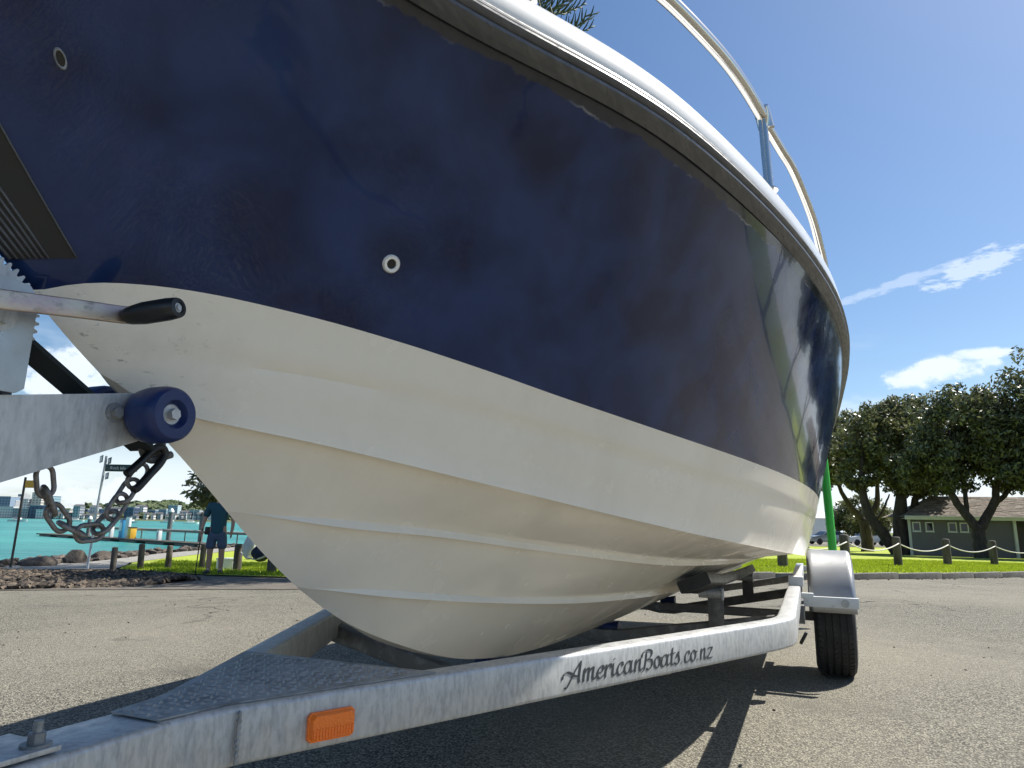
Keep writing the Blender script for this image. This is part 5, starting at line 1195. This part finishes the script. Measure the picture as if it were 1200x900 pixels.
wb = empty('white_shed', (37, 98, g(37, 98))); tag(wb, 'long white shed far behind the parked cars', 'shed'); bev_box('wall', (0, 0, 1.6), (16, 6, 3.2), 'white', wb, .02); mesh_obj('roof', [(-8.2, -3.2, 3.2), (8.2, -3.2, 3.2), (8.2, 0, 4.2), (-8.2, 0, 4.2), (-8.2, 3.2, 3.2), (8.2, 3.2, 3.2)], [(0, 1, 2, 3), (3, 2, 5, 4), (0, 3, 4), (1, 5, 2)], 'galv', wb)

# ------------------------------------------------------------------ pontoon and what stands on it
pa, pb = Vector((-68.4, 101.3, 0)), Vector((-22.0, 62.8, 0)); pd = (pb-pa).normalized(); pn = Vector((pd.y, -pd.x, 0))
if pn.y > 0: pn = -pn
pa_ = math.atan2(pd.y, pd.x); plen = (pb-pa).length
pt_ = empty('pontoon', (pa.x, pa.y, -1.9), pa_); tag(pt_, 'long dark floating pontoon lying low across the water', 'pontoon')
bev_box('deck', (plen/2, 1.1, .30), (plen, 2.2, .16), 'timber', pt_, .02)
for i in range(9): bev_box('float', (3+i*7, 1.1, .08), (4.5, 1.8, .34), 'galv_dark', pt_, .05)
hr = mesh_obj('handrail', *tube_geo([(6, 2.1, 1.45), (plen-2, 2.1, 1.45)], .15, 8), 'path', pt_, True)
for i in range(5): mesh_obj('rail_post', *tube_geo([(8+i*11, 2.1, .3), (8+i*11, 2.1, 1.45)], .06, 6), 'timber', hr)
def onp(s, d): q = pa+pd*s-pn*d; return q
def pile(s, d, h, label, cap):
    q = onp(s, d); o = empty('mooring_pile', (q.x, q.y, -2.4)); tag(o, label, 'pile', 'mooring piles along the pontoon'); tube('shaft', [(0, 0, 0), (0, 0, 2.4+h)], .26, 'galv_dark', o, 14); v, f = lathe_geo([(.30, 0), (.30, .12), (.12, .42), (0, .46)], 14, 'Z'); mesh_obj('cap', shift(v, (0, 0, 2.4+h)), f, cap, o, True, sharp=40)
pile(36.0, 2.6, 1.6, 'slim dark mooring pile with a white cap on the pontoon', 'white'); pile(43.5, 2.6, 1.2, 'thick dark mooring pile with a pale brown cap near the man', 'timber')
pile(12, 2.6, .6, 'short dark mooring pile near the pontoon\'s far end', 'white')
def onbox(name, s, d, sz, material, label, cat, trim=None):
    q = onp(s, d); o = empty(name, (q.x, q.y, -1.52), pa_); tag(o, label, cat); bev_box('body', (0, 0, sz[2]/2), sz, material, o, .04)
    if trim: bev_box('panel', (0, -sz[1]/2-.03, sz[2]*.6), (sz[0]*.7, .05, sz[2]*.45), trim, o, .02)
    bev_box('top', (0, 0, sz[2]+.05), (sz[0]*1.1, sz[1]*1.1, .10), 'galv_dark' if material != 'yellow' else 'timber', o, .02)
onbox('fuel_pump', 27.4, 1.0, (1.0, .6, 2.2), 'signblue', 'blue dispenser cabinet beside the white board on the pontoon', 'pump', 'white')
onbox('notice_board', 28.7, 1.0, (.95, .3, 2.5), 'white', 'white notice board standing on the pontoon', 'notice board', 'cloth_white')
onbox('storage_bin', 30.0, 1.0, (.8, .7, 1.25), 'yellow', 'yellow bin standing right of the white board on the pontoon', 'bin')
onbox('service_post', 24.0, 1.0, (.5, .4, 1.35), 'white', 'white service post left of the blue cabinet on the pontoon', 'post', 'galv')
onbox('service_post', 37.2, 1.0, (.5, .4, 1.1), 'white', 'white service post beside the white-capped pile', 'post', 'galv')

# ------------------------------------------------------------------ yachts on the water
def yacht(x, y, ln, rz, label, mast=9.):
    rt = empty('yacht', (x, y, -1.9), rz); tag(rt, label, 'boat', 'white boats on the far water'); n = 9; v = []; f = []
    for i in range(n):
        t = i/(n-1); w = ln*.15*math.sin(math.pi*min(1, .12+t*.62))**.8*(1 if t < .99 else .02); xx = -ln/2+ln*t
        v += [(xx, -w, 1.0+.25*t), (xx, -w*.6, -.2), (xx, w*.6, -.2), (xx, w, 1.0+.25*t)]
    for i in range(n-1):
        for j in range(4): a = i*4+j; b = i*4+(j+1) % 4; f.append((a, b, b+4, a+4))
    f.append((3, 2, 1, 0)); mesh_obj('hull', v, f, 'white', rt, True, sharp=50)
    cb2 = bev_box('cabin', (-ln*.05, 0, 1.5), (ln*.42, ln*.17, .8), 'cap', rt, .12); bev_box('cabin_window', (-ln*.05, -ln*.088, 1.58), (ln*.30, .04, .28), 'glass_dark', cb2, .01)
    if mast: tube('mast', [(ln*.08, 0, 1.0), (ln*.08, 0, mast)], .09, 'galv', rt, 8); tube('boom', [(ln*.08, 0, 2.4), (-ln*.35, 0, 2.5)], .07, 'galv', rt, 6)
for a in [(-262, 372, 9.5, .2, 'white motor yacht moored nearest the yellow sign post', 0), (-292, 470, 10, .5, 'white yacht with bare mast behind the chain\'s lowest link'), (-222, 410, 8, -.3, 'white yacht with mast seen over the yellow bin'), (-255, 520, 10, .2, 'white yacht with mast left of the white-capped pile'), (-196, 430, 9, .7, 'white yacht with mast right of the brown-capped pile'), (-420, 560, 11, .1, 'white yacht with tall mast below the city towers', 14), (-345, 600, 9, .3, 'small white yacht far off near the marina wharf'), (-310, 640, 9, -.2, 'small white yacht far off beyond the chain')]: yacht(*a)

# ------------------------------------------------------------------ far shore: land, wood, towers and houses
def fpx(px, y=900.): return (-657.6+px*1.105)*y/900
FZ = -1.9
def far_land():
    xs = np.linspace(-1500, 300, 120); rows = [(860, 0), (868, 1.6), (905, 4), (960, 13), (1050, 20), (1250, 18)]; v = []; f = []
    for y, h in rows:
        for x in xs: v.append((x, y+8*math.sin(x*.02), FZ-.6+h*(1+.35*math.sin(x*.011+1)+.2*math.sin(x*.031))*(.35 if x < -560 else 1)))
    n = len(xs)
    for i in range(len(rows)-1):
        for j in range(n-1): f.append((i*n+j, i*n+j+1, (i+1)*n+j+1, (i+1)*n+j))
    tag(mesh_obj('far_hills', v, f, 'hillgreen', smooth=True), kind='structure')
far_land()
ico = bmesh.new(); bmesh.ops.create_icosphere(ico, subdivisions=2, radius=1); ib = np.array([v.co for v in ico.verts]); iF = np.array([[v.index for v in q.verts] for q in ico.faces]); ico.free()
nt_ = 420; VV = []; FF = []
for i in range(nt_):
    px = 62+rs.random()*330; y = 885+rs.random()*170; x = fpx(px); r = 2.2+3.2*rs.random(); hz = FZ+np.interp(y, [860, 905, 960, 1050], [1, 4, 13, 20])*(1+.2*math.sin(x*.011+1))
    jit = 1+.22*rs.normal(size=len(ib)); VV.append(ib*jit[:, None]*np.array([r*1.2, r, r*.95])+np.array([x, y, hz+r*.5])); FF.append(iF+i*len(ib))
tag(mesh_obj('far_trees', np.concatenate(VV).tolist(), np.concatenate(FF).tolist(), 'hillgreen'), 'hazy green trees on the far hillside', 'trees', kind='stuff')
fac = [facade('facade_blue', (.20, .27, .36), (.06, .12, .20), .25, .28), facade('facade_cream', (.60, .56, .48), (.22, .24, .26), .22, .30), facade('facade_white', (.66, .66, .64), (.25, .29, .33), .3, .3), facade('facade_grey', (.32, .34, .36), (.12, .15, .18), .3, .3), facade('facade_glass', (.34, .44, .48), (.14, .24, .30), .5, .28, .8, .8), facade('facade_navy', (.06, .10, .17), (.03, .04, .07), .2, .25)]
def block(p0, p1, ytop, k, label, cat='building', y=900., roof=None, name='city_building', group=None, depth=18.):
    x0, x1 = fpx(p0, y), fpx(p1, y); zt = .39+((605+.0185*(p0+p1)/2)-ytop)*1.09*y/900; rt = empty(name, ((x0+x1)/2, y, FZ)); tag(rt, label, cat, group); h = zt-FZ
    mesh_obj('wall', *box_geo((0, depth/2, h/2), (x1-x0, depth, h)), fac[k], rt)
    if roof == 'plant': mesh_obj('roof_plant', *box_geo(((x1-x0)*.1, depth/2, h+1.0), ((x1-x0)*.45, depth*.5, 2.0)), 'galv', rt)
    elif roof == 'gable':
        w = (x1-x0)/2+.5; mesh_obj('roof', [(-w, -.6, h), (w, -.6, h), (w, depth/2, h+2.2), (-w, depth/2, h+2.2), (-w, depth+.6, h), (w, depth+.6, h)], [(0, 1, 2, 3), (3, 2, 5, 4), (0, 3, 4), (1, 5, 2)], 'galv_dark', rt)
    else: mesh_obj('parapet', *box_geo((0, depth/2, h+.3), (x1-x0+.6, depth+.6, .6)), 'wpaint', rt)
    return rt
block(-9, 9, 582, 0, 'blue glass office block at the left edge of the far city', y=930); block(10, 15.5, 587, 3, 'narrow grey tower beside the yellow sign post', y=940)
block(17, 21.5, 579, 3, 'slim dark tower with plant on top in the far city', roof='plant', y=960); block(22, 30, 585, 2, 'white tower right of the slim dark tower', y=930)
block(33.5, 45, 577, 1, 'widest cream tower of the far city with plant on its roof', roof='plant', y=935); block(48.5, 58, 581, 4, 'pale glass tower just left of the chain', y=945)
block(-9, 14, 594, 2, 'low white waterfront building at the left edge', y=890, depth=10); block(14, 32, 596, 3, 'low grey marina building behind the yacht masts', y=885, depth=10)
block(33, 57, 592.5, 5, 'long dark navy waterfront shed below the cream tower', y=884, depth=14); block(41, 57, 597.5, 2, 'low white terrace in front of the navy shed', y=878, depth=5); block(62, 80, 598, 1, 'low cream waterfront arcade seen through the chain', y=880, depth=8)
for i, (a, b, t, k, lb) in enumerate([(84, 92, 593, 3, 'grey apartment block above the chain\'s right half'), (94, 101, 597, 5, 'small navy block left of the street sign pole'), (103, 112, 594, 2, 'white apartment block behind the street sign pole'), (114, 124, 597, 0, 'low blue block right of the street sign pole'), (127, 137, 596, 3, 'grey block above the pontoon\'s service post'), (144, 156, 594.5, 5, 'navy apartment block above the blue cabinet'), (157, 166, 593.5, 2, 'white apartment block above the yellow bin'), (171, 180, 598, 0, 'low blue house above the yacht mast'), (184, 193, 597, 4, 'pale house left of the white-capped pile'), (195, 206, 592.5, 4, 'tall pale blue apartment block above the white-capped pile'), (209, 217, 600, 2, 'low white house above the brown-capped pile'), (220, 232, 598, 3, 'grey house just left of the overhanging leaves'), (234, 247, 600, 2, 'white house beside the man\'s shoulder'), (250, 268, 597, 1, 'cream block behind the man'), (272, 300, 596, 3, 'grey block behind the hull\'s edge')]):
    block(a, b, t, k, lb, y=870+(i*37) % 45, roof='gable' if k in (2, 3) and b-a < 11 else None, depth=10)
zones = [(62, 'seen through the chain'), (84, 'left of the street sign pole'), (106, 'just right of the street sign pole'), (130, 'above the pontoon\'s blue cabinet'), (165, 'above the yellow bin'), (190, 'behind the white-capped pile'), (215, 'behind the brown-capped pile'), (235, 'beside the man\'s shoulder'), (256, '')]
for (z0, zn), (z1_, _) in zip(zones[:-1], zones[1:]):
    for k, kn in ((1, 'cream'), (2, 'white'), (3, 'grey')):
        a = z0+1+(z1_-z0-6)*(k-1)/2.4+rs.random()*2; w = 2.8+rs.random()*3.2
        block(a, a+w, 601.5+rs.random()*3.0, k, 'small '+kn+' gabled house on the far waterfront '+zn, 'house', y=868+rs.random()*8, roof='gable', name='far_house', group='small houses on the far shore', depth=6.)
